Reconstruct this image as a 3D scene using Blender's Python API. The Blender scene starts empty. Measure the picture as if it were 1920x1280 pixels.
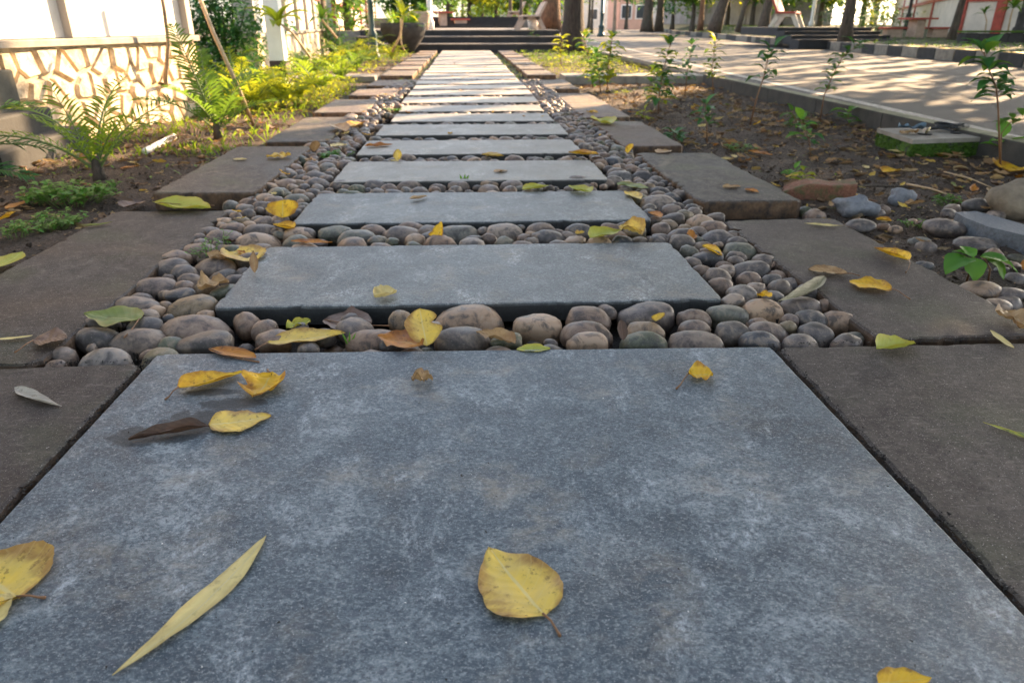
import bpy, bmesh, math, random
from mathutils import Vector, Matrix, noise as mnoise, Euler
random.seed(7)
R = random.Random(11)
PI = math.pi
C = bpy.context.scene.collection
scene = bpy.context.scene

# ------------------------------------------------------------------ camera
F = 1330.0; H = .55
TH = math.atan((640 - 44) / F); PS = math.atan(89 * math.cos(TH) / F)
cam_d = bpy.data.cameras.new('camera'); cam = bpy.data.objects.new('camera', cam_d); C.objects.link(cam)
cam.location = (0, 0, H); cam.rotation_euler = (PI / 2 - TH, 0, -PS)
cam_d.lens = F / 1920 * 36; cam_d.sensor_width = 36; cam_d.clip_start = .02; cam_d.clip_end = 900
cam_d.dof.use_dof = True; cam_d.dof.focus_distance = 1.15; cam_d.dof.aperture_fstop = 7.5
scene.camera = cam
# ------------------------------------------------------------------ sky, sun, exposure
SUN_AZ = math.radians(48); SUN_EL = math.radians(24)       # azimuth clockwise from +Y
SD = Vector((math.sin(SUN_AZ) * math.cos(SUN_EL), math.cos(SUN_AZ) * math.cos(SUN_EL), math.sin(SUN_EL)))
w = bpy.data.worlds.new('World'); scene.world = w; w.use_nodes = True
nt = w.node_tree; bg = nt.nodes['Background']
sky = nt.nodes.new('ShaderNodeTexSky'); sky.sky_type = 'NISHITA'; sky.sun_disc = False
sky.sun_elevation = SUN_EL; sky.sun_rotation = SUN_AZ; sky.air_density = 1.0; sky.dust_density = 2.0
hs = nt.nodes.new('ShaderNodeHueSaturation'); hs.inputs['Saturation'].default_value = .62; nt.links.new(sky.outputs[0], hs.inputs['Color']); nt.links.new(hs.outputs[0], bg.inputs[0]); bg.inputs[1].default_value = .10
sl = bpy.data.lights.new('sun', 'SUN'); sl.energy = 5.0; sl.angle = math.radians(.6); sl.color = (1, .69, .40)
so = bpy.data.objects.new('sun', sl); C.objects.link(so); so.rotation_euler = (-SD).to_track_quat('-Z', 'Y').to_euler(); so.location = (20, 20, 20)
scene.view_settings.view_transform = 'Standard'; scene.view_settings.look = 'None'
scene.view_settings.gamma = 1; scene.view_settings.use_curve_mapping = False
scene.view_settings.exposure = 2.7

# ------------------------------------------------------------------ photo geometry -> place
def G(px, py, z=0.0):
    """world point at height z seen at pixel (px,py) of the 1920x1280 photograph"""
    a = (px - 960) / F; v = (py - 640) / F
    t = (H - z) / (math.sin(TH) + v * math.cos(TH)); d = t * (math.cos(TH) - v * math.sin(TH)); l = a * t
    return Vector((l * math.cos(PS) + d * math.sin(PS), -l * math.sin(PS) + d * math.cos(PS), z))
def X(px, y, z=0.3):
    a = (px - 960) / F
    return (y * math.sin(PS) + a * y * math.cos(PS) * math.cos(TH) + a * (H - z) * math.sin(TH)) / (math.cos(PS) - a * math.sin(PS) * math.cos(TH))
def Z(py, D):
    v = (py - 640) / F
    return H - D * (math.sin(TH) + v * math.cos(TH)) / (math.cos(TH) - v * math.sin(TH))
def P(px, py, y):
    D = y
    for _ in range(2):
        z = Z(py, D); x = X(px, y, z); D = x * math.sin(PS) + y * math.cos(PS)
    return Vector((x, y, z))
SOIL = -.055

# ------------------------------------------------------------------ node helpers
class NM:
    def __init__(s, name, rough=.7):
        s.m = bpy.data.materials.new(name); s.m.use_nodes = True; s.nt = s.m.node_tree
        s.b = s.nt.nodes['Principled BSDF']; s.b.inputs['Roughness'].default_value = rough
        s.out = s.nt.nodes['Material Output']
    def n(s, t, **k):
        n = s.nt.nodes.new(t)
        for a, b in k.items(): setattr(n, a, b)
        return n
    def l(s, a, b): s.nt.links.new(a, b)
    def pos(s): return s.n('ShaderNodeNewGeometry').outputs['Position']
    def ob(s): return s.n('ShaderNodeTexCoord').outputs['Object']
    def uv(s): return s.n('ShaderNodeTexCoord').outputs['UV']
    def rnd(s):
        a = s.n('ShaderNodeObjectInfo').outputs['Random']; b = s.n('ShaderNodeNewGeometry').outputs['Random Per Island']
        return s.math('FRACT', s.math('ADD', a, b))
    def math(s, op, a, b=None, c=None, clamp=False):
        n = s.n('ShaderNodeMath', operation=op); n.use_clamp = clamp
        for i, x in enumerate((a, b, c)):
            if x is None: continue
            if isinstance(x, (int, float)): n.inputs[i].default_value = x
            else: s.l(x, n.inputs[i])
        return n.outputs[0]
    def map(s, vec, scale=(1, 1, 1), loc=(0, 0, 0), rot=(0, 0, 0)):
        n = s.n('ShaderNodeMapping'); s.l(vec, n.inputs[0]); n.inputs['Scale'].default_value = scale
        n.inputs['Location'].default_value = loc; n.inputs['Rotation'].default_value = rot; return n.outputs[0]
    def noise(s, vec, scale, detail=4, rough=.55, dist=0, w=None):
        n = s.n('ShaderNodeTexNoise'); 
        if w is not None: n.noise_dimensions = '4D'; s.l(w, n.inputs['W'])
        s.l(vec, n.inputs['Vector']); n.inputs['Scale'].default_value = scale; n.inputs['Detail'].default_value = detail
        n.inputs['Roughness'].default_value = rough; n.inputs['Distortion'].default_value = dist; return n.outputs[0]
    def vor(s, vec, scale, feature='F1', out='Distance'):
        n = s.n('ShaderNodeTexVoronoi', feature=feature); s.l(vec, n.inputs['Vector']); n.inputs['Scale'].default_value = scale
        return n.outputs[out]
    def ramp(s, fac, stops, interp='LINEAR'):
        n = s.n('ShaderNodeValToRGB'); s.l(fac, n.inputs[0]); cr = n.color_ramp; cr.interpolation = interp
        while len(cr.elements) < len(stops): cr.elements.new(.5)
        for e, (p, c) in zip(cr.elements, stops):
            e.position = p; e.color = (c, c, c, 1) if isinstance(c, (int, float)) else (*c, 1)
        return n.outputs[0]
    def mix(s, fac, a, b, mode='MIX'):
        n = s.n('ShaderNodeMix', data_type='RGBA', blend_type=mode)
        for i, x in ((0, fac), (6, a), (7, b)):
            if isinstance(x, (int, float)) : n.inputs[i].default_value = x if i == 0 else (x, x, x, 1)
            elif isinstance(x, tuple): n.inputs[i].default_value = (*x, 1)
            else: s.l(x, n.inputs[i])
        return n.outputs[2]
    def col(s, c):
        if isinstance(c, tuple): s.b.inputs['Base Color'].default_value = (*c, 1)
        else: s.l(c, s.b.inputs['Base Color'])
    def bump(s, h, strength=.3, dist=.01):
        n = s.n('ShaderNodeBump'); s.l(h, n.inputs['Height']); n.inputs['Strength'].default_value = strength
        n.inputs['Distance'].default_value = dist; s.l(n.outputs[0], s.b.inputs['Normal']); return n
    def translucent(s, c, f):
        t = s.n('ShaderNodeBsdfTranslucent'); x = s.n('ShaderNodeMixShader'); x.inputs[0].default_value = f
        if isinstance(c, tuple): t.inputs[0].default_value = (*c, 1)
        else: s.l(c, t.inputs[0])
        s.l(s.b.outputs[0], x.inputs[1]); s.l(t.outputs[0], x.inputs[2]); s.l(x.outputs[0], s.out.inputs[0])

def mat_plain(name, c, rough=.7, var=.25, scale=20, bump=.2, metal=0):
    m = NM(name, rough); p = m.pos()
    n = m.noise(p, scale, 6, .6)
    c2 = tuple(min(1, x * (1 + var)) for x in c); c1 = tuple(x * (1 - var) for x in c)
    m.col(m.ramp(n, [(.3, c1), (.7, c2)])); m.bump(m.noise(p, scale * 4, 4, .6), bump, .004)
    m.b.inputs['Metallic'].default_value = metal
    return m.m

def mat_slate(name, wet=False, mul=(1, 1, 1), warm_tint=0.0):
    m = NM(name); p = m.pos()
    ps = m.map(p, (1, 1.5, 1), rot=(0, 0, .8))
    cloud = m.noise(p, 4.2, 6, .66, .8); mid = m.noise(ps, 17, 8, .74, .8); fine = m.noise(ps, 150, 6, .8, .4)
    grit = m.noise(p, 380, 3, .75)
    f2 = m.noise(m.map(p, (1, 1.1, 1), loc=(5, 5, 5)), 60, 8, .82, .9)
    base = m.ramp(m.math('ADD', m.math('MULTIPLY', mid, .36), m.math('ADD', m.math('MULTIPLY', cloud, .34), m.math('MULTIPLY', f2, .30))),
                  [(.40, (.016, .024, .034)), (.455, (.038, .056, .074)), (.52, (.080, .104, .124)), (.60, (.225, .252, .268))])
    c = m.mix(m.ramp(fine, [(.41, .8), (.49, 0)]), base, (.030, .040, .056))
    c = m.mix(m.ramp(fine, [(.53, 0), (.62, .62)]), c, (.27, .29, .30))
    # mineral tint patches, dark lozenges, pale scuffs
    brown = m.math('MULTIPLY', m.ramp(m.noise(m.map(p, (1, 1, 1), loc=(4, 2, 0)), 7, 4, .6), [(.52, 0), (.68, .6)]), m.ramp(mid, [(.4, 0), (.6, 1)]))
    c = m.mix(brown, c, (.21, .175, .135))
    vd = m.vor(m.map(p, (1, 1.25, 1)), 55); vsel = m.vor(m.map(p, (1, 1.25, 1)), 55, out='Color')
    sep = m.n('ShaderNodeSeparateColor'); m.l(vsel, sep.inputs[0])
    loz = m.math('MULTIPLY', m.ramp(vd, [(.28, 1), (.42, 0)]), m.ramp(sep.outputs[0], [(.80, 0), (.84, .6)]))
    c = m.mix(loz, c, (.06, .072, .092))
    sc = m.math('MULTIPLY', m.ramp(m.noise(m.map(p, (1.7, 1, 1), loc=(9.3, 1.7, 0), rot=(0, 0, -.6)), 6.0, 6, .68, .4), [(.52, 0), (.66, 1)]),
                m.ramp(m.noise(m.map(p, (1.5, 1, 1), rot=(0, 0, -.6)), 75, 7, .85), [(.47, 0), (.60, 1)]))
    c = m.mix(m.math('MULTIPLY', sc, .7), c, (.46, .50, .53))
    c = m.mix(m.ramp(grit, [(.60, 0), (.68, .8)]), c, (.42, .43, .44))
    c = m.mix(m.ramp(grit, [(.30, .9), (.40, 0)]), c, (.02, .025, .03))
    if warm_tint: c = m.mix(warm_tint, c, (.33, .275, .21))  # warm pale mix, carries the far slabs' sunlight
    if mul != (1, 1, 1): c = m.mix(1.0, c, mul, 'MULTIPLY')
    rg = m.ramp(mid, [(.35, .42), (.65, .62)])
    if wet:
        q = G(335, 812); q2 = G(360, 785); q3 = G(400, 775)
        tot = None
        for (cx, cy, rx, ry) in ((q.x - .03, q.y - .004, .075, .030), (q.x + .04, q.y + .034, .080, .036), (q3.x + .02, q3.y + .03, .06, .018), (G(400,735).x, G(400,735).y, .05, .012)):
            mp = m.map(p, (1 / rx, 1 / ry, 0), loc=(-cx / rx, -cy / ry, 0))
            ln = m.n('ShaderNodeVectorMath', operation='LENGTH'); m.l(mp, ln.inputs[0])
            d = m.math('ADD', ln.outputs['Value'], m.math('MULTIPLY', m.math('SUBTRACT', m.noise(p, 45, 4, .6), .5), 1.3))
            mk = m.ramp(d, [(.60, 1), (.9, .8), (1.25, 0)])
            tot = mk if tot is None else m.math('MAXIMUM', tot, mk)
        c = m.mix(m.math('MULTIPLY', tot, .80), c, (.018, .018, .019)); rg = m.mix(tot, rg, .6)
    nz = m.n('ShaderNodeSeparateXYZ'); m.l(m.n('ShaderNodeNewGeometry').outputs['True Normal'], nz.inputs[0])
    c = m.mix(m.ramp(nz.outputs[2], [(.3, .93), (.80, 0)]), c, (.026, .027, .029))  # slab sides darkened, their shade is put into the colour
    m.col(c); m.l(rg, m.b.inputs['Roughness']); m.b.inputs['Specular IOR Level'].default_value = .28
    h = m.math('ADD', m.math('MULTIPLY', fine, .6), m.math('ADD', m.math('MULTIPLY', grit, .25), m.math('MULTIPLY', mid, .5)))
    m.bump(h, .5, .003)
    return m.m

def mat_paver(name, mul=1):
    m = NM(name, .75); p = m.pos(); r = m.n('ShaderNodeObjectInfo').outputs['Random']
    cloud = m.noise(m.map(p, (1, 1, 1), loc=(3, 5, 0)), 3.0, 5, .6, .8); mid = m.noise(m.map(p, (1.6, 1, 1)), 16, 6, .65, .4); fine = m.noise(p, 160, 5, .75)
    f2 = m.noise(p, 48, 8, .8, .8)
    base = m.ramp(m.math('ADD', m.math('MULTIPLY', cloud, .5), m.math('ADD', m.math('MULTIPLY', mid, .3), m.math('MULTIPLY', f2, .2))),
                  [(.40, (.010, .009, .009)), (.48, (.026, .023, .022)), (.54, (.050, .044, .039)), (.62, (.105, .090, .075))])
    base = m.mix(m.math('MULTIPLY', r, .5), base, (.085, .056, .044))
    green = m.ramp(m.noise(m.map(p, (1, 1, 1), loc=(1, 9, 0)), 4.5, 4), [(.52, 0), (.68, .5)])
    base = m.mix(green, base, (.048, .052, .026))
    c = m.mix(m.ramp(fine, [(.55, 0), (.68, .4)]), base, (.16, .14, .12))
    c = m.mix(m.ramp(fine, [(.34, .8), (.45, 0)]), c, (.010, .009, .009))
    st = m.noise(m.map(p, (1.2, 4, 1), rot=(0, 0, .35)), 22, 6, .78)
    c = m.mix(m.ramp(st, [(.56, 0), (.68, .55)]), c, (.19, .17, .145))
    gr = m.noise(p, 420, 2, .7); c = m.mix(m.ramp(gr, [(.64, 0), (.70, .9)]), c, (.36, .33, .30))
    # sides: rust-brown rough rock
    nz = m.n('ShaderNodeSeparateXYZ'); m.l(m.n('ShaderNodeNewGeometry').outputs['True Normal'], nz.inputs[0])
    side = m.ramp(nz.outputs[2], [(.3, 1), (.7, 0)])
    sc = m.ramp(m.noise(p, 24, 5, .7), [(.35, (.022, .018, .016)), (.6, (.085, .052, .032)), (.75, (.12, .085, .055))])
    c = m.mix(side, c, sc)
    m.b.inputs['Specular IOR Level'].default_value = .22
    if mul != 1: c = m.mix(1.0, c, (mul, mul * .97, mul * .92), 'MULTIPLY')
    m.col(c); m.l(m.ramp(cloud, [(.35, .58), (.65, .82)]), m.b.inputs['Roughness'])
    m.bump(m.math('ADD', m.math('MULTIPLY', mid, .8), m.math('MULTIPLY', fine, .45)), .5, .003)
    return m.m

def mat_pebble():
    m = NM('river_pebble', .5); m.b.inputs['Specular IOR Level'].default_value = .35; r = m.rnd(); o = m.pos()
    base = m.ramp(r, [(0, (.115, .082, .060)), (.12, (.075, .070, .070)), (.24, (.19, .120, .082)), (.38, (.095, .082, .080)), (.5, (.145, .108, .086)), (.62, (.040, .047, .058)), (.70, (.26, .165, .105)), (.78, (.060, .070, .038)), (.88, (.16, .145, .135)), (1, (.36, .235, .145))])
    n = m.noise(o, 38, 6, .65, .5)
    c = m.mix(m.ramp(n, [(.38, .8), (.52, 0)]), base, (.032, .028, .027))
    c = m.mix(m.ramp(n, [(.52, 0), (.68, .6)]), c, (.30, .23, .17))
    f = m.noise(o, 260, 4, .8); c = m.mix(m.ramp(f, [(.58, 0), (.72, .5)]), c, (.30, .27, .24))
    m.col(c); m.l(m.ramp(n, [(.3, .38), (.7, .62)]), m.b.inputs['Roughness']); m.bump(m.math('ADD', n, m.math('MULTIPLY', f, .4)), .25, .002)
    return m.m

def mat_soil(name, c0, c1, c2, sc=1.0):
    m = NM(name, .95); p = m.pos()
    n = m.noise(p, 5 * sc, 6, .65); f = m.noise(p, 90 * sc, 6, .8); v = m.vor(p, 130 * sc)
    c = m.ramp(m.math('ADD', m.math('MULTIPLY', n, .4), m.math('MULTIPLY', f, .6)), [(.35, c0), (.52, c1), (.70, c2)])
    c = m.mix(m.ramp(f, [(.62, 0), (.7, .7)]), c, tuple(min(1, x * 2.2) for x in c2))
    m.col(c); m.bump(m.math('ADD', f, m.math('MULTIPLY', v, .7)), 1.0, .016)
    return m.m

def mat_leaf(name, c, c2, blot, vein, blotch=.5, tr=.3, spots=.3):
    m = NM(name, .55); uv = m.uv(); o = m.ob(); oi = m.n('ShaderNodeObjectInfo'); w_ = m.math('MULTIPLY', oi.outputs['Random'], 40.0)
    n = m.noise(o, 22, 5, .6, .4, w=w_); f = m.noise(o, 85, 5, .75, 0, w=w_)
    sp = m.n('ShaderNodeSeparateXYZ'); m.l(uv, sp.inputs[0])
    col = m.mix(m.ramp(n, [(.38, 0), (.62, 1)]), c, c2)
    au = m.math('ABSOLUTE', m.math('SUBTRACT', sp.outputs[0], .5))
    edge = m.math('ADD', m.math('MULTIPLY', au, .7), m.math('MULTIPLY', n, .75))
    col = m.mix(m.math('MULTIPLY', m.ramp(edge, [(.56, 0), (.72, 1)]), blotch), col, blot)
    col = m.mix(m.math('MULTIPLY', m.ramp(f, [(.56, 0), (.62, 1)]), min(1, spots * 1.8)), col, tuple(x * .45 for x in blot))
    sv = m.math('SINE', m.math('MULTIPLY', m.math('SUBTRACT', sp.outputs[1], m.math('MULTIPLY', au, .55)), 52.0))
    side = m.ramp(sv, [(.88, 0), (1.0, .16)])
    mid = m.ramp(au, [(.012, .85), (.03, 0)])
    col = m.mix(m.math('MAXIMUM', side, mid), col, vein)
    m.col(col); m.bump(m.math('ADD', m.math('MULTIPLY', sv, .22), m.math('ADD', n, m.math('MULTIPLY', f, .35))), .35, .0018)
    m.translucent(col, tr)
    return m.m

def mat_foliage(name, c, c2, tr=(.28, .42, .04), f=.4):
    m = NM(name, .5); r = m.rnd(); n = m.noise(m.pos(), 30, 3)
    col = m.mix(m.math('ADD', m.math('MULTIPLY', r, .7), m.math('MULTIPLY', m.math('SUBTRACT', n, .5), 1.0), clamp=True), c, c2)
    m.col(col); m.b.inputs['Specular IOR Level'].default_value = .35
    m.translucent(m.mix(.5, col, tr), f)
    return m.m

def mat_bark(name, c):
    m = NM(name, .9); p = m.pos(); q = m.map(p, (1, 1, .18))
    n = m.noise(q, 26, 6, .7, .6); k = m.noise(p, 3, 4)
    col = m.ramp(n, [(.34, tuple(x * .35 for x in c)), (.5, c), (.7, tuple(min(1, x * 1.8) for x in c))])
    m.col(m.mix(m.ramp(k, [(.5, 0), (.7, .5)]), col, (.07, .075, .05))); m.bump(n, 1.0, .03)
    return m.m

M = {}
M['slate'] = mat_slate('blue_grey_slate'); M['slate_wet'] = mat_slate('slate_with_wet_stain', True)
M['slate_b'] = mat_slate('slate_second_row', mul=(1.0, .98, .93), warm_tint=.08); M['slate_c'] = mat_slate('sunlit_slate', mul=(1.08, 1.04, .96), warm_tint=.28); M['slate_d'] = mat_slate('sunlit_pale_slate', mul=(1.45, 1.38, 1.26), warm_tint=.5)  # far slabs paler and warmer: sunlight put into their colour
M['paver'] = mat_paver('dark_sandstone'); M['paver_b'] = mat_paver('lighter_sandstone', 1.45); M['paver_c'] = mat_paver('sunlit_sandstone', 2.4); M['pebble'] = mat_pebble()  # lighter copies by distance; the palest has sunlight put into its colour
M['soil'] = mat_soil('garden_soil', (.016, .010, .007), (.070, .046, .030), (.20, .135, .088))
M['bed'] = mat_soil('wet_bed_soil', (.010, .008, .007), (.026, .021, .018), (.07, .056, .046))
M['L_yel'] = mat_leaf('leaf_yellow', (.78, .54, .075), (.64, .46, .12), (.26, .11, .025), (.68, .55, .22), .75)
M['L_gold'] = mat_leaf('leaf_golden', (.80, .50, .018), (.68, .36, .015), (.26, .09, .01), (.66, .48, .10), .75)
M['L_org'] = mat_leaf('leaf_orange', (.52, .22, .02), (.42, .14, .015), (.14, .05, .015), (.5, .26, .06), .6)
M['L_pale'] = mat_leaf('leaf_pale', (.72, .58, .24), (.62, .50, .20), (.34, .23, .08), (.60, .52, .30), .4, .3, .15)
M['L_tan'] = mat_leaf('leaf_tan', (.42, .27, .12), (.33, .19, .08), (.16, .08, .035), (.45, .32, .18), .5, .2)
M['L_brn'] = mat_leaf('leaf_brown', (.12, .062, .035), (.075, .040, .025), (.035, .02, .014), (.16, .09, .06), .4, .1)
M['L_gry'] = mat_leaf('leaf_bleached', (.42, .38, .32), (.34, .31, .26), (.2, .15, .1), (.45, .42, .36), .3, .15)
M['L_oli'] = mat_leaf('leaf_olive_dry', (.25, .22, .12), (.19, .17, .09), (.12, .09, .05), (.32, .28, .18), .4, .15)
M['L_grn'] = mat_leaf('leaf_green_fallen', (.20, .24, .05), (.13, .18, .05), (.34, .24, .05), (.30, .32, .12), .5, .3, .25)
M['L_lim'] = mat_leaf('leaf_lime', (.42, .42, .05), (.34, .38, .05), (.5, .34, .03), (.5, .5, .15), .5, .3, .2)
M['stem'] = mat_plain('leaf_stem', (.16, .075, .03), .6, .3, 60)
M['stem_g'] = mat_plain('green_stem', (.10, .15, .035), .6, .3, 60)
M['green'] = mat_foliage('leaf_green', (.03, .10, .012), (.075, .20, .018))
M['green_d'] = mat_foliage('leaf_dark_green', (.016, .085, .018), (.045, .17, .035), (.15, .3, .04), .3)
M['green_y'] = mat_foliage('leaf_yellow_green', (.16, .24, .012), (.34, .36, .02), (.62, .60, .03), .5)
M['green_l'] = mat_foliage('leaf_lime_green', (.07, .17, .012), (.17, .28, .02), (.40, .50, .03), .45)
M['green_b'] = mat_foliage('leaf_bright_green', (.045, .16, .018), (.10, .26, .025), (.3, .5, .05), .4)
M['crown'] = mat_foliage('crown_leaf', (.03, .055, .012), (.075, .10, .02), (.3, .34, .03), .3)
M['bark_d'] = mat_bark('bark_dark', (.045, .034, .027)); M['bark'] = mat_bark('bark_grey', (.085, .066, .050)); M['bark_b'] = mat_bark('bark_brown', (.17, .085, .045)); M['bark_p'] = mat_bark('bark_pale', (.30, .23, .16))
M['plaster_s'] = mat_plain('shaded_pink_plaster', (.34, .29, .26), .85, .25, 1.5, .3)  # darker copy of the white plaster, shade put into the colour
M['plaster'] = mat_plain('white_plaster', (.62, .57, .50), .85, .16, 3, .3)
M['plaster_g'] = mat_plain('grey_plaster', (.36, .33, .29), .85, .2, 4, .3)
M['red'] = mat_plain('faded_red_paint', (.36, .055, .032), .6, .3, 8, .15)
def mat_wstone():
    m = NM('ochre_rubble_stone', .9); r = m.n('ShaderNodeObjectInfo').outputs['Random']; p = m.pos(); n = m.noise(p, 14, 5, .65)
    c = m.ramp(r, [(0, (.56, .44, .29)), (.3, (.66, .56, .42)), (.5, (.46, .37, .25)), (.7, (.66, .52, .33)), (1, (.58, .50, .40))])
    m.col(m.mix(m.ramp(n, [(.35, .6), (.55, 0)]), c, (.14, .10, .07))); m.bump(n, .8, .02); return m.m
M['wstone'] = mat_wstone()
M['mortar'] = mat_plain('mortar', (.46, .36, .22), .95, .3, 20, .6)
M['conc'] = mat_plain('weathered_concrete', (.23, .205, .17), .9, .3, 12, .5)
M['plinth_d'] = mat_plain('shaded_plinth', (.020, .020, .019), .85, .35, 10, .5)  # plinth steps near black: their shade is put into the colour
M['conc_d'] = mat_plain('dark_concrete', (.042, .040, .039), .85, .35, 10, .5)
M['conc_w'] = mat_plain('whitewashed_concrete', (.62, .56, .47), .85, .2, 8, .3)
M['step'] = mat_plain('dark_stone_step', (.032, .032, .035), .8, .3, 6, .3)
M['step_l'] = mat_plain('pale_step_nosing', (.10, .088, .078), .8, .3, 6, .3)
M['metal_g'] = mat_plain('green_lamp_metal', (.012, .05, .055), .4, .2, 20, .05)
M['white'] = mat_plain('white_paint', (.78, .76, .72), .5, .06, 10, .05)
M['yellow'] = mat_plain('yellow_paint', (.70, .46, .02), .6, .2, 10, .15)
M['bluep'] = mat_plain('blue_rope', (.03, .07, .32), .6, .2, 40, .2)
M['grn_s'] = mat_plain('granite', (.10, .11, .125), .7, .35, 120, .5)
M['rock'] = mat_plain('grey_rock', (.15, .155, .17), .75, .4, 35, .6)
M['boulder'] = mat_plain('ochre_boulder', (.17, .135, .095), .85, .4, 22, .7)
M['cable'] = mat_plain('black_cable', (.02, .022, .025), .5, .3, 40, .1)
M['brown_p'] = mat_plain('brown_painted_pillar', (.05, .028, .020), .6, .25, 12, .3)
M['plinth'] = mat_plain('grey_green_plinth', (.038, .038, .030), .85, .3, 14, .5)
M['straw'] = mat_plain('pale_cane', (.42, .30, .17), .7, .25, 30, .3)
M['bench'] = mat_plain('pinkish_concrete', (.46, .34, .26), .8, .2, 12, .3)
M['pinkw'] = mat_plain('pink_render', (.55, .36, .28), .85, .1, 2, .1)
M['glass'] = mat_plain('dark_window', (.05, .06, .07), .15, .1, 4, 0)
def mat_mossy():
    m = NM('mossy_concrete', .95); p = m.pos()
    n = m.noise(p, 22, 5, .65); f = m.noise(p, 150, 4, .8)
    moss = m.ramp(n, [(.38, 0), (.48, 1)])
    a = m.ramp(m.noise(p, 60, 4), [(.3, (.022, .022, .02)), (.7, (.075, .072, .065))])
    g = m.ramp(f, [(.35, (.03, .07, .008)), (.6, (.10, .20, .015)), (.75, (.18, .28, .025))])
    m.col(m.mix(moss, a, g)); m.bump(m.math('ADD', m.math('MULTIPLY', moss, .8), f), 1, .012); return m.m
M['mossy'] = mat_mossy()
def mat_brick():
    m = NM('mossy_brick', .9); p = m.pos(); n = m.noise(p, 20, 5, .65); f = m.noise(p, 120, 5, .7)
    c = m.ramp(f, [(.3, (.11, .045, .028)), (.6, (.23, .10, .06)), (.8, (.30, .17, .11))])
    m.col(m.mix(m.ramp(n, [(.48, 0), (.62, .85)]), c, (.075, .085, .03))); m.bump(m.math('ADD', n, f), .8, .006); return m.m
M['brick'] = mat_brick()
def mat_asphalt():
    m = NM('asphalt', .85); p = m.pos(); n = m.noise(p, 1.2, 5, .6); f = m.noise(p, 160, 4, .8)
    c = m.ramp(f, [(.3, (.026, .023, .021)), (.55, (.052, .046, .041)), (.75, (.11, .095, .08))])
    m.col(m.mix(m.ramp(n, [(.4, 0), (.7, .5)]), c, (.08, .07, .06))); m.bump(f, .5, .004); return m.m
M['asphalt'] = mat_asphalt()
def mat_kerbpaint():
    m = NM('worn_white_road_paint', .7); p = m.pos(); n = m.noise(p, 30, 6, .7)
    m.col(m.ramp(n, [(.36, (.10, .09, .08)), (.5, (.30, .27, .23)), (.7, (.50, .46, .40))])); m.bump(n, .3, .003); return m.m
M['line'] = mat_kerbpaint()
def mat_kerb():
    m = NM('kerb_concrete_mossy_top', .9); p = m.pos(); n = m.noise(p, 9, 6, .65); f = m.noise(p, 90, 4, .8)
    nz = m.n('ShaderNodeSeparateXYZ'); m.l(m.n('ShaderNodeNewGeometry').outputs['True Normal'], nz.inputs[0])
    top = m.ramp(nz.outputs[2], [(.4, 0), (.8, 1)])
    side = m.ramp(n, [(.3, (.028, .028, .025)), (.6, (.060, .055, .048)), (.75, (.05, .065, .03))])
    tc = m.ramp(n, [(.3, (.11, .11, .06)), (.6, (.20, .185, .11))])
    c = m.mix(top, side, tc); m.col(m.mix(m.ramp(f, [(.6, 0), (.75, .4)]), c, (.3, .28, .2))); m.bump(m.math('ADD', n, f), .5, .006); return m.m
M['kerb'] = mat_kerb()

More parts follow.
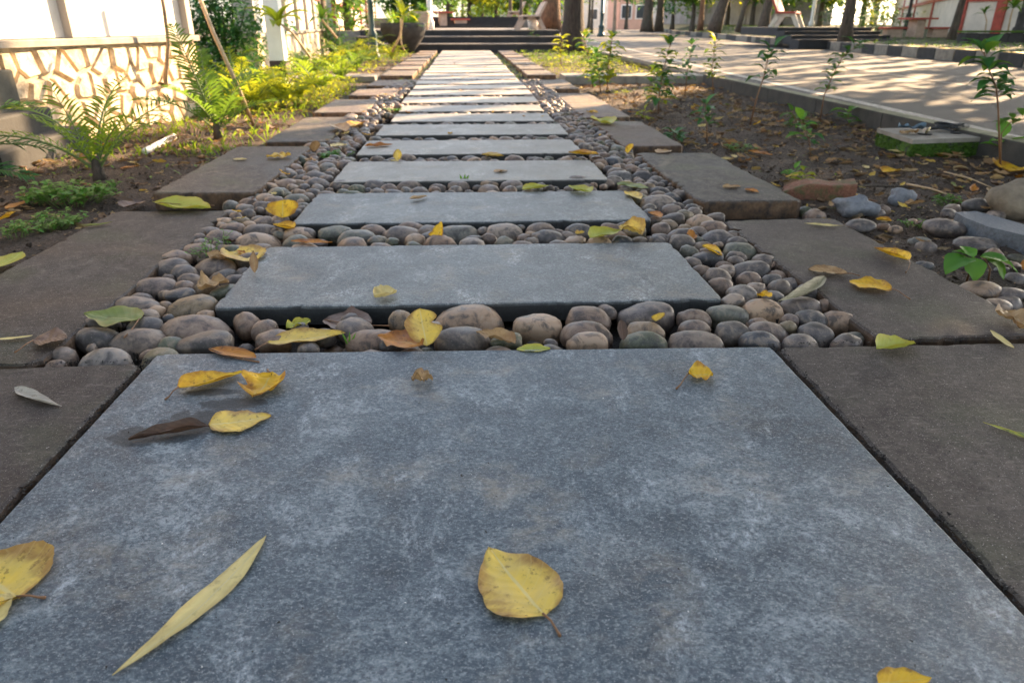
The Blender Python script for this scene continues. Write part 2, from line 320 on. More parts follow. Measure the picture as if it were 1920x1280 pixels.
# ------------------------------------------------------------------ mesh helpers
def mesh_obj(name, verts, faces, mat, parent=None, smooth=False, loc=None):
    me = bpy.data.meshes.new(name); me.from_pydata([tuple(v) for v in verts], [], faces)
    if mat: me.materials.append(mat)
    if smooth: me.polygons.foreach_set('use_smooth', [True] * len(me.polygons))
    me.update(); o = bpy.data.objects.new(name, me); C.objects.link(o)
    if parent is not None: o.parent = parent
    if loc is not None: o.location = loc
    return o
def tag(o, label=None, cat=None, group=None, kind=None):
    if label: o['label'] = label
    if cat: o['category'] = cat
    if group: o['group'] = group
    if kind: o['kind'] = kind
    return o
def empty(name, loc, label, cat, group=None, rz=0):
    o = bpy.data.objects.new(name, None); C.objects.link(o); o.location = loc; o.rotation_euler = (0, 0, rz); o.empty_display_size = .1
    return tag(o, label, cat, group)
class MB:
    def __init__(s): s.v = []; s.f = []
    def add(s, v, f):
        k = len(s.v); s.v += [Vector(a) for a in v]; s.f += [tuple(i + k for i in q) for q in f]; return s
    def box(s, x0, x1, y0, y1, z0, z1, b=0.0):
        if b <= 0:
            v = [(x, y, z) for z in (z0, z1) for (x, y) in ((x0, y0), (x1, y0), (x1, y1), (x0, y1))]
            return s.add(v, [(3, 2, 1, 0), (4, 5, 6, 7), (0, 1, 5, 4), (1, 2, 6, 5), (2, 3, 7, 6), (3, 0, 4, 7)])
        r = [(x0, y0), (x1, y0), (x1, y1), (x0, y1)]; return s.prism(r, z0, z1, b)
    def prism(s, poly, z0, z1, b=.005, zt=None):
        n = len(poly); c = Vector((sum(p[0] for p in poly) / n, sum(p[1] for p in poly) / n))
        def ring(ins, z):
            out = []
            for p in poly:
                d = Vector((p[0] - c.x, p[1] - c.y)); L = max(d.length, 1e-6); sx = max(abs(d.x), 1e-6); 
                out.append((c.x + d.x - ins * (1 if d.x > 0 else -1) * min(1, abs(d.x) / .001), c.y + d.y - ins * (1 if d.y > 0 else -1) * min(1, abs(d.y) / .001), z))
            return out
        v = ring(0, z0) + ring(0, z1 - b) + ring(b * .3, z1 - b * .3) + ring(b, z1)
        f = []
        for k in range(3):
            for i in range(n):
                j = (i + 1) % n; f.append((k * n + i, k * n + j, (k + 1) * n + j, (k + 1) * n + i))
        f.append(tuple(range(3 * n, 4 * n))); f.append(tuple(reversed(range(n))))
        return s.add(v, f)
    def tube(s, pts, rad, seg=6, caps=True):
        pts = [Vector(p) for p in pts]; n = len(pts)
        if not isinstance(rad, (list, tuple)): rad = [rad] * n
        v = []; f = []
        for i, p in enumerate(pts):
            t = (pts[min(i + 1, n - 1)] - pts[max(i - 1, 0)]).normalized()
            a = Vector((1, 0, 0)) if abs(t.x) < .8 else Vector((0, 1, 0)); u = t.cross(a).normalized(); w_ = t.cross(u)
            for k in range(seg):
                an = 2 * PI * k / seg; v.append(p + (u * math.cos(an) + w_ * math.sin(an)) * rad[i])
        for i in range(n - 1):
            for k in range(seg):
                j = (k + 1) % seg; f.append((i * seg + k, i * seg + j, (i + 1) * seg + j, (i + 1) * seg + k))
        if caps: f.append(tuple(reversed(range(seg)))); f.append(tuple(range((n - 1) * seg, n * seg)))
        return s.add(v, f)
    def lathe(s, prof, cx=0, cy=0, seg=20):
        v = []; f = []
        for (r, z) in prof:
            for k in range(seg): v.append((cx + r * math.cos(2 * PI * k / seg), cy + r * math.sin(2 * PI * k / seg), z))
        for i in range(len(prof) - 1):
            for k in range(seg):
                j = (k + 1) % seg; f.append((i * seg + k, i * seg + j, (i + 1) * seg + j, (i + 1) * seg + k))
        f.append(tuple(reversed(range(seg)))); f.append(tuple(range((len(prof) - 1) * seg, len(prof) * seg)))
        return s.add(v, f)
    def build(s, name, mat, parent=None, smooth=False, loc=None): return mesh_obj(name, s.v, s.f, mat, parent, smooth, loc)

def nz3(x, y, z=0): return mnoise.noise(Vector((x, y, z)))

# ------------------------------------------------------------------ the ground
def axis(segs):
    out = []
    for a, b, n in segs: out += [a + (b - a) * i / n for i in range(n)]
    return out + [segs[-1][1]]
xs = axis([(-200, -20, 8), (-20, -4, 12), (-4, -2.6, 10), (-2.6, 2.9, 150), (2.9, 20, 14), (20, 200, 8)])
ys = axis([(-60, -2, 6), (-2, .4, 5), (.4, 6, 150), (6, 18, 90), (18, 60, 20), (60, 400, 12)])
def ground_z(x, y):
    inpath = abs(x) < 1.16 and y < 17.2
    road = x > 2.5 or y > 17
    if road: return SOIL - .05 if x > 2.64 else SOIL
    a = .004 if inpath else .020
    return SOIL + a * nz3(x * 5, y * 5) + (.45 * a) * nz3(x * 24, y * 24) + (.012 * max(0, nz3(x * 1.3, y * 1.3, 4)) if not inpath else -.012)
gv = [(x, y, ground_z(x, y)) for y in ys for x in xs]; nx = len(xs)
gf = [(j * nx + i, j * nx + i + 1, (j + 1) * nx + i + 1, (j + 1) * nx + i) for j in range(len(ys) - 1) for i in range(nx - 1)]
ground = tag(mesh_obj('ground', gv, gf, M['soil'], smooth=True), kind='structure')
# gritty soil crumbs (nobody could count)
mb = MB()
def crumb(x, y, z, s):
    q = [Vector((R.uniform(-1, 1), R.uniform(-1, 1), R.uniform(-.6, 1))) * s for _ in range(4)]
    mb.add([Vector((x, y, z)) + a for a in q], [(0, 1, 2), (0, 2, 3), (0, 3, 1), (1, 3, 2)])
for _ in range(20000):
    t = R.random()
    if t < .6: x = R.uniform(1.13, 2.5); y = 1.2 + 6 * R.random() ** 1.4
    elif t < .85: x = R.uniform(-2.3, -1.1); y = 1.8 + 5 * R.random() ** 1.3
    else: x = R.choice((-1, 1)) * R.uniform(.55, .78) if R.random() < .5 else R.uniform(-.6, .7); y = R.uniform(1.2, 2.2) if R.random() < .8 else R.uniform(1.2, 3.5)
    crumb(x, y, ground_z(x, y) + .002, R.uniform(.002, .009) * (2.2 if R.random() < .03 and abs(x) > 1.1 else 1))
tag(mb.build('soil_crumbs', M['soil']), 'loose crumbs of dark earth strewn over the beds', 'soil', kind='stuff')

# ------------------------------------------------------------------ the stepping path
mb = MB(); mb.box(-1.15, 1.15, -1.2, 17.1, SOIL - .05, SOIL - .008)
path = tag(mb.build('path', M['bed']), kind='structure')
def slab_poly(x0, x1, y0, y1, skew=(0, 0, 0, 0), jit=.0012, n=22, seed=0):
    rr = random.Random(seed); P0 = [Vector((x0, y0)), Vector((x1, y0)), Vector((x1, y1)), Vector((x0, y1))]
    for i, s in enumerate(skew): P0[i].y += s
    out = []
    for i in range(4):
        a, b = P0[i], P0[(i + 1) % 4]
        d = (b - a); nn = Vector((d.y, -d.x)).normalized()
        m_ = max(4, int(n * 2.6 * d.length / 1.1) + 3)
        for k in range(m_):
            t = k / m_
            off = jit * (.5 * rr.uniform(-1, 1) + 1.5 * mnoise.noise(Vector((t * 5 + i * 7, seed * 3.1, 0))) + 1.0 * mnoise.noise(Vector((t * 22 + i * 7, seed * 1.7, 4)))) - (jit * rr.uniform(1, 3) if rr.random() < .05 else 0)
            if k == 0: q = a + (Vector(((x0 + x1) / 2, (y0 + y1) / 2)) - a).normalized() * jit * 3
            else: q = a + d * t + nn * off
            out.append((q.x, q.y))
    return out
def slab(name, x0, x1, y0, y1, z1, th, mat, skew=(0, 0, 0, 0), jit=.0012, b=.005, seed=0, parent=path):
    mb = MB(); mb.prism(slab_poly(x0, x1, y0, y1, skew, jit, 22, seed), z1 - th, z1, b)
    return mb.build(name, mat, parent)
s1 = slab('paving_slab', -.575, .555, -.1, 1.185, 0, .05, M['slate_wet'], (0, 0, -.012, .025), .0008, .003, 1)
fr = [(1.425, 1.885), (2.125, 2.555), (2.73, 3.17), (3.345, 3.785), (3.94, 4.385), (4.53, 4.95), (5.11, 5.51)]
wid = [(-.55, .552), (-.54, .565), (-.52, .542), (-.515, .54), (-.495, .55), (-.47, .54), (-.47, .535)]
for i, ((a, b_), (x0, x1)) in enumerate(zip(fr, wid)):
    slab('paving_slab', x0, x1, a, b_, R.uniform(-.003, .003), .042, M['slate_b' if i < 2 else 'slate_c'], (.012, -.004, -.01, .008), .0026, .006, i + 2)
y = 5.70; i = 10
while y < 16.9:
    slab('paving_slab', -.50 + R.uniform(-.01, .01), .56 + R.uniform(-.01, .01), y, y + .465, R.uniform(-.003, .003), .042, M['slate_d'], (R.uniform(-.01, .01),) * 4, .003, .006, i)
    y += .60; i += 1
# edge pavers, left then right
LP = [(-1.27, -.585, .12, 1.175, 0), (-1.145, -.775, 1.185, 2.33, -.004), (-1.12, -.755, 2.56, 3.60, .004), (-1.04, -.715, 3.80, 4.85, -.003), (-1.04, -.69, 5.06, 5.95, .002), (-.99, -.61, 6.32, 7.0, 0), (-.96, -.62, 7.34, 8.08, 0)]
RP = [(.565, 1.32, -.1, 1.175, -.002), (.775, 1.13, 1.195, 2.10, -.002), (.775, 1.13, 2.33, 3.32, .003), (.765, 1.07, 3.52, 4.51, 0), (.75, 1.06, 4.70, 5.6, 0), (.755, 1.06, 5.62, 6.42, 0), (.755, 1.05, 6.9, 8.0, 0)]
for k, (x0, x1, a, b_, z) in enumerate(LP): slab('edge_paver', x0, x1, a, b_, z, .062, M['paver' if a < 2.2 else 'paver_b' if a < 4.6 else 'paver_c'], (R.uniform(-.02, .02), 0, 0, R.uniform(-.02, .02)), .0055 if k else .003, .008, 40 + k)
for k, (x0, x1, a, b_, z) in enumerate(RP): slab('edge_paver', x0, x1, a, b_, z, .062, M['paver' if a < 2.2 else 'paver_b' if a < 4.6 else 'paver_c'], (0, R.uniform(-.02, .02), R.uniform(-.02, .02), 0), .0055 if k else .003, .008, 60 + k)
y = 8.85
while y < 16.3:
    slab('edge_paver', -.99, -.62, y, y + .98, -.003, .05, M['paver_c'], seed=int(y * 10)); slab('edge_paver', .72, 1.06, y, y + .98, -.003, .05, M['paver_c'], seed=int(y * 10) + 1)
    y += 1.2
# ------------------------------------------------------------------ pebbles
def peb_mesh(seed, sub=2):
    rr = random.Random(seed); bm = bmesh.new(); bmesh.ops.create_icosphere(bm, subdivisions=sub + 1 if seed < 6 else sub, radius=1)
    e = rr.uniform(.78, .92)
    for v in bm.verts:
        p = v.co.copy(); q = Vector([math.copysign(abs(c) ** e, c) for c in p])
        k = 1 + .16 * mnoise.noise(p * 1.1 + Vector((seed * 7.7, 0, 0))) + .05 * mnoise.noise(p * 2.4 + Vector((0, seed * 3.3, 0)))
        v.co = q * k * .97
    me = bpy.data.meshes.new('pebble'); bm.to_mesh(me); bm.free(); me.materials.append(M['pebble'])
    me.polygons.foreach_set('use_smooth', [True] * len(me.polygons)); return me
PM = [peb_mesh(i) for i in range(12)]
hand = [(878,605,136,50),(868,642,110,45),(1007,617,92,55),(1102,605,88,50),(1100,632,100,40),(1100,650,80,28),(752,607,50,42),(700,645,105,38),(1211,596,108,44),(1209,632,78,40),(1207,650,90,26),(1301,605,64,36),(1303,624,66,26),(1307,650,112,34),(1363,597,80,44),(1373,631,70,40),(1425,648,78,32),(1425,588,84,50),(1441,630,84,30),(1502,582,86,50),(1475,625,34,22),(1390,560,62,38),(1463,547,48,36),(1344,527,56,48),(1406,530,50,32),(1407,512,86,44),(1327,490,60,32),(1387,477,68,38),(1344,453,72,44),(1315,422,56,38),(1281,447,66,32),(1240,434,38,26),(1262,416,44,24),(1233,386,74,30),(1258,377,42,26),(1238,365,42,20),(1205,334,45,25),(1164,334,52,28),(1342,414,34,20),
(323,509,64,37),(402,507,88,34),(289,546,86,34),(358,534,52,30),(260,583,90,38),(340,562,57,26),(360,583,98,38),(366,623,131,44),(272,620,68,32),(259,646,110,32),(185,641,84,26),(385,651,108,24),(497,626,50,32),(188,616,68,26),(418,452,78,38),(484,458,88,38),(490,438,66,26),(437,435,48,22),(373,478,66,28),(558,445,64,22),(433,391,30,20),(467,386,40,20),(461,398,36,20),(517,369,34,26),(534,351,47,18),(595,349,50,20),(592,336,50,22),(554,379,54,18),(618,312,47,20),
(630,443,66,20),(669,451,74,16),(700,439,54,24),(753,445,78,30),(772,434,60,20),(860,441,82,28),(810,451,44,16),(944,441,74,28),(1016,437,62,34),(1028,451,66,14),(1087,437,58,28),(1145,434,40,18),(1190,439,44,30),(572,445,40,20),
(642,352,50,20),(704,353,58,16),(767,353,56,14),(860,353,44,16),(917,351,36,16),(958,353,46,14),(1038,348,32,16),(1087,346,70,18),(1137,348,32,16),(610,640,40,30),(950,650,60,24),(740,655,60,20)]
placed = []; plist = []
for (cx, cy, wpx, hpx) in hand:
    zc = -.026; g = G(cx, cy, zc); t = math.hypot(g.y, H - zc) ; t = g.y * math.cos(TH) + (H - zc) * math.sin(TH)
    rx = wpx * t / F * .5; el = math.atan2(H, g.y)
    hv = hpx * t / F * .5 * 1.12                   # visible half height = mix of depth and thickness
    ry = min(rx * 1.05, max(rx * .72, hv * 1.2)); rz = min(.040, max(.02, hv * 1.12, rx * .6))
    zc = min(-.017, -.006 - rz * .72)
    placed.append((g.x, g.y, (rx + ry) / 2)); plist.append((g.x, g.y + .004, zc, rx, ry, rz, R.uniform(-.25, .25)))
def in_channel(x, y):
    if y > 8.3 or y < 1.2: return False
    if -.76 < x < -.56: return True
    if .57 < x < .765: return True
    if -.78 < x < -.6 or (.6 < x < .78): return True
    if abs(x) < .56:
        if 1.20 < y < 1.41: return True
        for k in range(len(fr) - 1):
            if fr[k][1] + .01 < y < fr[k + 1][0] - .01: return True
        if 5.52 < y < 5.69: return True
        return y > 5.7 and ((y - 5.70) % .6) > .475
    # gaps between edge pavers
    if x < 0 and x > -1.1: return (2.34 < y < 2.55)
    return False
def loose(x, y): return 1.16 < x < 2.3 and 1.15 < y < 2.75 and (x - 1.1) < 1.5 * (2.95 - y)
nloose = 0
cand = 0
while cand < 26000 and len(plist) < 1350:
    cand += 1
    u = R.random()
    if u < .05: x = R.uniform(1.16, 2.3); y = R.uniform(1.2, 2.7); ok = loose(x, y) and nloose < 75; 
    else:
        x = R.uniform(-.78, .78) if u < .55 else R.choice((-1, 1)) * R.uniform(.56, .77); y = 1.2 + 7 * R.random() ** 1.2; ok = in_channel(x, y)
    if not ok: continue
    rx = R.uniform(.024, .054) * (1 if R.random() < .8 else .8); ry = rx * R.uniform(.68, 1.0)
    if x > 1.15: rx *= R.uniform(.6, 1.1); ry = rx * .8
    if cand > 14000: rx *= .62; ry *= .62
    r = (rx + ry) / 2
    if any((x - a) ** 2 + (y - b_) ** 2 < ((r + c) * .84) ** 2 for a, b_, c in placed): continue
    if u >= .05 and 1.2 < y < 1.42 and abs(x) < .56 and R.random() < .85: continue
    nloose += x > 1.15
    placed.append((x, y, r)); rz = rx * R.uniform(.58, .85)
    zc = (-.006 - rz * .55 - R.uniform(0, .012)) if x < 1.15 else SOIL + rz * .15
    plist.append((x, y, zc, rx, ry, rz, R.uniform(-1.2, 1.2)))
# second, lower layer showing through the joints
for _ in range(420):
    x = R.uniform(-.77, .77); y = 1.2 + 4 * R.random() ** 1.5
    if in_channel(x, y): plist.append((x, y, SOIL + .004, R.uniform(.015, .026), R.uniform(.012, .02), .014, R.uniform(0, 3)))
def visible_size(p): return p[3] / max(.8, p[1]) * (3 if p[2] > -.045 or p[0] > 1.15 else .5)
nh = len(hand)
order = list(range(nh)) + sorted(range(nh, len(plist)), key=lambda k: -visible_size(plist[k]))
pebbles_src = MB()
for rank, k in enumerate(order):
    x, y, z, rx, ry, rz, a = plist[k]
    if rank < 298:
        me = PM[(rank * 5) % 6] if rank < nh else PM[R.randrange(12)]
        o = bpy.data.objects.new('pebble', me); C.objects.link(o); o.parent = path
        o.location = (x, y, z); o.scale = (rx, ry, rz)
        o.rotation_euler = (R.uniform(-.18, .18), R.uniform(-.18, .18), a if rx != ry else 0)
    else:
        me = PM[6 + k % 6]; Mt = Matrix.Translation((x, y, z)) @ Euler((R.uniform(-.25, .25), R.uniform(-.25, .25), a)).to_matrix().to_4x4() @ Matrix.Diagonal((rx, ry, rz, 1))
        pebbles_src.add([Mt @ v.co for v in me.vertices], [tuple(p.vertices) for p in me.polygons])
tag(pebbles_src.build('pebbles', M['pebble'], path, True), kind='stuff')

# grit specks on the near slabs
mb = MB()
for _ in range(420):
    px = R.uniform(-50, 1970); py = R.uniform(665, 1275); g = G(px, py, .0012); s = R.uniform(.0006, .0017)
    if R.random() < .06: s *= 2.0
    if abs(abs(g.x) - .565) < .012: continue
    q = [Vector((R.uniform(-1, 1), R.uniform(-1, 1), R.uniform(-.6, .8))) * s for _ in range(4)]
    mb.add([g + a for a in q], [(0, 1, 2), (0, 2, 3), (0, 3, 1), (1, 3, 2)])
for _ in range(2200):   # dirt packed in the joints beside the big slab
    sd = R.choice((-1, 1)); x = (-.581 if sd < 0 else .56) + R.gauss(0, .007); y = R.uniform(.35, 1.19); s = R.uniform(.0008, .0035)
    q = [Vector((R.uniform(-1, 1), R.uniform(-1, 1), R.uniform(-.6, .8))) * s for _ in range(4)]
    mb.add([Vector((x, y, -.002 if abs(x) else 0)) + a for a in q], [(0, 1, 2), (0, 2, 3), (0, 3, 1), (1, 3, 2)])
for _ in range(2600):
    sd = R.choice((-1, 1)); y = R.uniform(1.2, 2.35); x = sd * (R.uniform(.60, .79)); s = R.uniform(.0015, .004)
    q = [Vector((R.uniform(-1, 1), R.uniform(-1, 1), R.uniform(-.6, .8))) * s for _ in range(4)]
    mb.add([Vector((x, y, R.uniform(-.05, -.02))) + a for a in q], [(0, 1, 2), (0, 2, 3), (0, 3, 1), (1, 3, 2)])
for _ in range(900):
    y = 1.19 + R.gauss(0, .004); x = R.choice((-1, 1)) * R.uniform(.58, 1.3); s = R.uniform(.001, .003)
    q = [Vector((R.uniform(-1, 1), R.uniform(-1, 1), R.uniform(-.6, .8))) * s for _ in range(4)]
    mb.add([Vector((x, y, -.004)) + a for a in q], [(0, 1, 2), (0, 2, 3), (0, 3, 1), (1, 3, 2)])
tag(mb.build('grit', M['bed']), 'dark grit and soil specks on the near slabs and in their joints', 'grit', kind='stuff')
mb = MB()
for _ in range(110):
    px = R.uniform(-50, 1970); py = R.uniform(665, 1275); g = G(px, py, .001); s = R.uniform(.0005, .0012)
    q = [Vector((R.uniform(-1, 1), R.uniform(-1, 1), R.uniform(-.6, .8))) * s for _ in range(4)]
    mb.add([g + a for a in q], [(0, 1, 2), (0, 2, 3), (0, 3, 1), (1, 3, 2)])
tag(mb.build('pale_grit', M['white']), 'tiny pale crumbs scattered over the near slabs', 'grit', kind='stuff')

# ------------------------------------------------------------------ fallen leaves
def blade(L, W, shape='ovate', fold=.2, curl=.1, bend=0, twist=0, seed=0, nv=20, nu=8, ripple=.05, bite=0):
    rr = random.Random(seed); verts = []; faces = []; uvs = []
    s1_, s2_ = rr.uniform(0, 99), rr.uniform(0, 99)
    for j in range(nv + 1):
        v = j / nv
        if shape == 'ovate': h = max(0, (math.sin(PI * v ** .72)) ** .8) * (1 - .15 * v)
        elif shape == 'oval': h = max(0, math.sin(PI * v)) ** .6
        elif shape == 'heart': h = (1 - v) ** .75 * min(1, (v * 9 + .05)) ** .6 * 1.15
        elif shape == 'lance': h = max(0, math.sin(PI * v ** .8)) ** .9
        else: h = max(0, math.sin(PI * v ** .6)) ** 1.1
        h = max(h, .015)
        for i in range(nu + 1):
            u = -1 + 2 * i / nu
            wv = W * .5 * h * (1 + .13 * mnoise.noise(Vector((v * 4, s1_, math.copysign(2, u)))) + .07 * mnoise.noise(Vector((v * 13, s1_, math.copysign(5, u)))))
            if bite and u * math.copysign(1, bite) > 0: wv *= 1 - abs(bite) * math.exp(-((v - .6) / .08) ** 2)
            x = u * wv; yv = v * L
            cu = u * (1 + twist * (v - .5) * 2)
            z = fold * abs(u) ** 1.4 * wv * (1 + .5 * twist * u) + curl * L * (2 * v - 1) ** 2 * .5
            z += ripple * W * mnoise.noise(Vector((u * 1.5 + s2_, v * 4, 0))) * (.3 + abs(u)) + ripple * .5 * W * mnoise.noise(Vector((u * 4, v * 9, s1_)))
            x += bend * L * math.sin(PI * v) * .5
            a = twist * (v - .5) * 1.6; x, z = (x - bend * L * .5 * math.sin(PI * v)) * math.cos(a) - z * math.sin(a) * .5 + bend * L * .5 * math.sin(PI * v), z + u * wv * math.sin(a)
            verts.append([x, yv, z]); uvs.append((u * .5 + .5, v))
    n = nu + 1
    for j in range(nv):
        for i in range(nu): faces.append((j * n + i, j * n + i + 1, (j + 1) * n + i + 1, (j + 1) * n + i))
    mz = min(v[2] for v in verts)
    for v in verts: v[2] -= mz - .0012
    return verts, faces, uvs
def leaf_mesh_data(name, mat, **k):
    vs, fs, uvs = blade(**k); me = bpy.data.meshes.new(name); me.from_pydata(vs, [], fs); me.materials.append(mat)
    ul = me.uv_layers.new(name='UVMap')
    for l in me.loops: ul.data[l.index].uv = uvs[l.vertex_index]
    me.polygons.foreach_set('use_smooth', [True] * len(me.polygons)); me.update()
    return me, vs
def leaf(base, tip, W, mat, label, shape='ovate', z=0.0, stem=None, fold=.2, curl=.1, bend=0, twist=0, tilt=0, roll=0, bite=0, ripple=.06, seed=None, group=None, stem_mat='stem'):
    b = G(*base, z); t = G(*tip, z); d = t - b; L = d.length; ang = math.atan2(d.y, d.x) - PI / 2
    if tilt >= .3:      # standing leaf: its length is upright, not along the ground
        L = math.hypot(tip[0] - base[0], tip[1] - base[1]) * (b.y * math.cos(TH) + (H - z) * math.sin(TH)) / F * 1.1; tilt = tilt + .45
    seed = seed if seed is not None else int(base[0] * 7 + base[1])
    se = H / math.hypot(H, b.y); Wm = W * L * (1 + (min(1 / se, 2.6) - 1) * abs(math.cos(ang + PI / 2)) * .62 * (1 if tilt < .3 and fold < .45 else .25 if fold < 1 else 0))
    me, vs = leaf_mesh_data('blade', M[mat], L=L, W=Wm, shape=shape, fold=fold, curl=curl * .6, bend=bend, twist=twist, seed=seed, bite=bite, ripple=ripple)
    e = empty('fallen_leaf', b, label, 'leaf', group, ang)
    o = bpy.data.objects.new('blade', me); C.objects.link(o); o.parent = e; o.rotation_euler = (tilt, roll, 0)
    if stem:
        s = G(*stem, z); q = e.matrix_basis.inverted() @ s if False else Matrix.Rotation(-ang, 3, 'Z') @ (s - b)
        z0 = vs[4][2] + .0008; ln = q.length
        pts = [(0, .02 * L, z0), (q.x * .35 + .06 * ln, q.y * .35, z0 * .8 + .001), (q.x * .7 + .05 * ln, q.y * .7, .0025), (q.x, q.y, .0018)]
        k = MB().tube(pts, [.0013, .0011, .0012, .0018], 6); k.build('stem', M[stem_mat], e, True)
    return e
# big leaves on the front slab
leaf((1020,1160),(917,1031),.72,'L_yel','large flat yellow leaf with a brown patch, alone near the front of the big slab',stem=(1050,1194),fold=.08,curl=.05,ripple=.05,seed=5)
leaf((500,1008),(212,1270),.115,'L_pale','long thin sickle-shaped pale yellow leaf on the big front slab','lance',fold=.12,curl=.02,bend=-.10,ripple=.1)
leaf((36,1128),(-52,1062),1.0,'L_yel','round yellow leaf cut by the left edge of the photo',stem=(86,1122),fold=.12,curl=.12,shape='oval')
leaf((2,1118),(-25,1200),.5,'L_pale','pale folded leaf under the rounded leaf at the left edge',fold=.4,z=.001)
leaf((334,733),(458,703),.42,'L_gold','golden leaf with curled-up edge near the back left of the front slab',stem=(310,750),fold=.55,curl=.16,twist=.25)
leaf((512,708),(474,750),.95,'L_gold','bright yellow folded leaf with a pinkish fold, right of the curled golden leaf','oval',fold=.5,curl=.25,twist=.15,stem=(502,694),ripple=.12,bite=.4)
leaf((394,802),(242,828),.17,'L_brn','dark brown dried leaf rolled into a tube on the wet stain','lance',fold=1.6,curl=.05,twist=.3,ripple=.2)
leaf((392,800),(509,784),.52,'L_yel','spotted mustard yellow leaf touching the rolled brown leaf','ovate',fold=.12,curl=.06)
leaf((392,656),(481,673),.18,'L_org','narrow orange-tan leaf at the back left corner of the front slab','oval',fold=.3,curl=.03,stem=(486,680))
leaf((772,716),(812,718),.75,'L_tan','small torn tan leaf scrap near the back middle of the front slab','oval',fold=.8,curl=.3,twist=.6,bite=.7,ripple=.3)
leaf((1290,705),(1336,708),.95,'L_gold','round yellow leaf with a notch near the back right of the front slab','oval',stem=(1268,730),fold=.3,curl=.2,bite=.6,ripple=.12)
leaf((1645,1283),(1745,1274),.5,'L_gold','orange leaf cut off by the bottom edge of the photo',fold=.2,curl=.1)
leaf((30,730),(116,766),.16,'L_gry','twisted whitish dried leaf on the dark paver at left','lance',fold=.6,curl=.08,twist=.8,bend=.06)
leaf((1920,822),(1842,794),.12,'L_lim','thin curved green leaf on the dark paver at the right edge','lance',fold=.3,curl=.1,bend=.12)
leaf((1932,824),(1880,806),.35,'L_grn','small oval green leaf under the thin curved one at the right edge','lance',fold=.2)
leaf((1642,658),(1716,648),.52,'L_lim','yellow-green folded leaf lying over the joint between two right pavers','ovate',fold=.8,curl=.15,twist=.3)
leaf((1856,622),(1900,656),.16,'L_pale','slim pale leaf at the right end of the joint between the pavers','oval',fold=.3)
leaf((1672,545),(1592,530),.55,'L_gold','flat yellow leaf with a long stem on the brown right paver','oval',stem=(1706,562),fold=.14,curl=.08)
leaf((1588,516),(1515,508),.40,'L_tan','pale tan leaf with a thin stem above the flat yellow one on the right paver','oval',stem=(1612,518),fold=.3,curl=.1)
leaf((1545,524),(1458,571),.13,'L_oli','long grey-green curled leaf bridging pebbles and right paver','lance',z=.004,fold=.7,curl=.1,bend=-.12)
leaf((1704,492),(1638,468),.40,'L_gold','yellow leaf folded lengthwise on the right rim of the brown paver','ovate',fold=.7,curl=.12,stem=(1698,512))
leaf((1508,421),(1580,426),.12,'L_pale','narrow whitish leaf on the back end of the brown right paver','lance',fold=.2)
leaf((1928,620),(1884,590),.9,'L_tan','torn tan leaf at the right edge beside the brown paver','oval',fold=.4,curl=.2,bite=.5,ripple=.2)
leaf((1490,604),(1558,614),.14,'L_pale','slim pale green curved leaf in the earth right of the pebbles','lance',z=-.03,fold=.5,bend=.1)
leaf((702,562),(743,552),.85,'L_pale','small cupped pale yellow leaf on the second slab','oval',fold=.6,curl=.35,ripple=.12)
leaf((478,512),(488,474),.35,'L_tan','narrow tan leaf standing against the second slab\'s left corner','lance',fold=.5,tilt=.5)
leaf((480,494),(424,467),.42,'L_yel','pointed yellow leaf among pebbles left of the second slab','ovate',z=-.005,fold=.3,curl=.1)
leaf((546,455),(624,457),.16,'L_org','orange and green slim leaf behind the second slab','lance',z=.0,fold=.3)
leaf((1105,449),(1166,434),.35,'L_lim','yellow-green leaf at the back right of the second slab','lance',z=.002,fold=.4,curl=.12)
leaf((1202,448),(1165,432),.6,'L_yel','crumpled yellow leaf behind the second slab\'s right end','oval',z=.0,fold=.7,twist=.5,ripple=.2)
leaf((820,448),(848,434),.8,'L_gold','small yellow leaf propped on pebbles behind the second slab','heart',z=-.005,fold=.5,tilt=.5)
leaf((500,646),(648,628),.25,'L_yel','long glossy yellow leaf between the first and second slabs','lance',z=-.008,stem=(478,657),fold=.3,curl=.06)
leaf((537,618),(583,606),.6,'L_lim','torn pale green leaf behind the long glossy one','oval',z=-.015,fold=.5,ripple=.2,bite=.5)
leaf((607,604),(697,610),.5,'L_brn','olive brown leaf lying in the gap under the second slab','oval',z=-.02,stem=(730,612),fold=.2)
leaf((800,650),(768,588),.85,'L_yel','large pale yellow leaf with a hole leaning on pebbles in the first gap','oval',z=-.012,fold=.2,tilt=.35,curl=.08,bite=.5)
leaf((792,652),(708,642),.55,'L_org','orange-brown blotched leaf lying against the front slab','ovate',z=-.008,fold=.25,tilt=.1)
leaf((966,648),(893,626),.38,'L_tan','tan leaf with a dark curled rim on the pebbles of the first gap','ovate',z=-.004,fold=.7,twist=.4,ripple=.15)
leaf((968,658),(1032,656),.28,'L_lim','yellow leaf end poking up behind the front slab','oval',z=-.003,fold=.3)
leaf((1230,604),(1252,626),.7,'L_yel','small yellow scrap wedged between right-hand pebbles of the first gap','oval',z=-.008,fold=.3,tilt=.4)
leaf((1168,638),(1148,608),.5,'L_brn','small brown leaf standing between two pebbles of the first gap','oval',z=-.012,fold=.5,tilt=.5)
leaf((265,604),(160,600),.42,'L_grn','smooth green oval leaf on pebbles beside the left paver','ovate',z=-.002,stem=(233,634),fold=.12,curl=.1,tilt=.06,stem_mat='stem')
leaf((62,642),(126,634),.75,'L_brn','dark reddish brown oval leaf at the left paver\'s corner','oval',z=.002,stem=(28,662),fold=.12,curl=.08)
leaf((-8,638),(62,631),.10,'L_pale','pale straw-like strip on the left paver at the photo\'s edge','oval',z=.0,fold=.1)
leaf((148,427),(212,420),.16,'L_grn','pale green curved leaf near the back of the big left paver','lance',z=-.002,fold=.5,curl=.25)
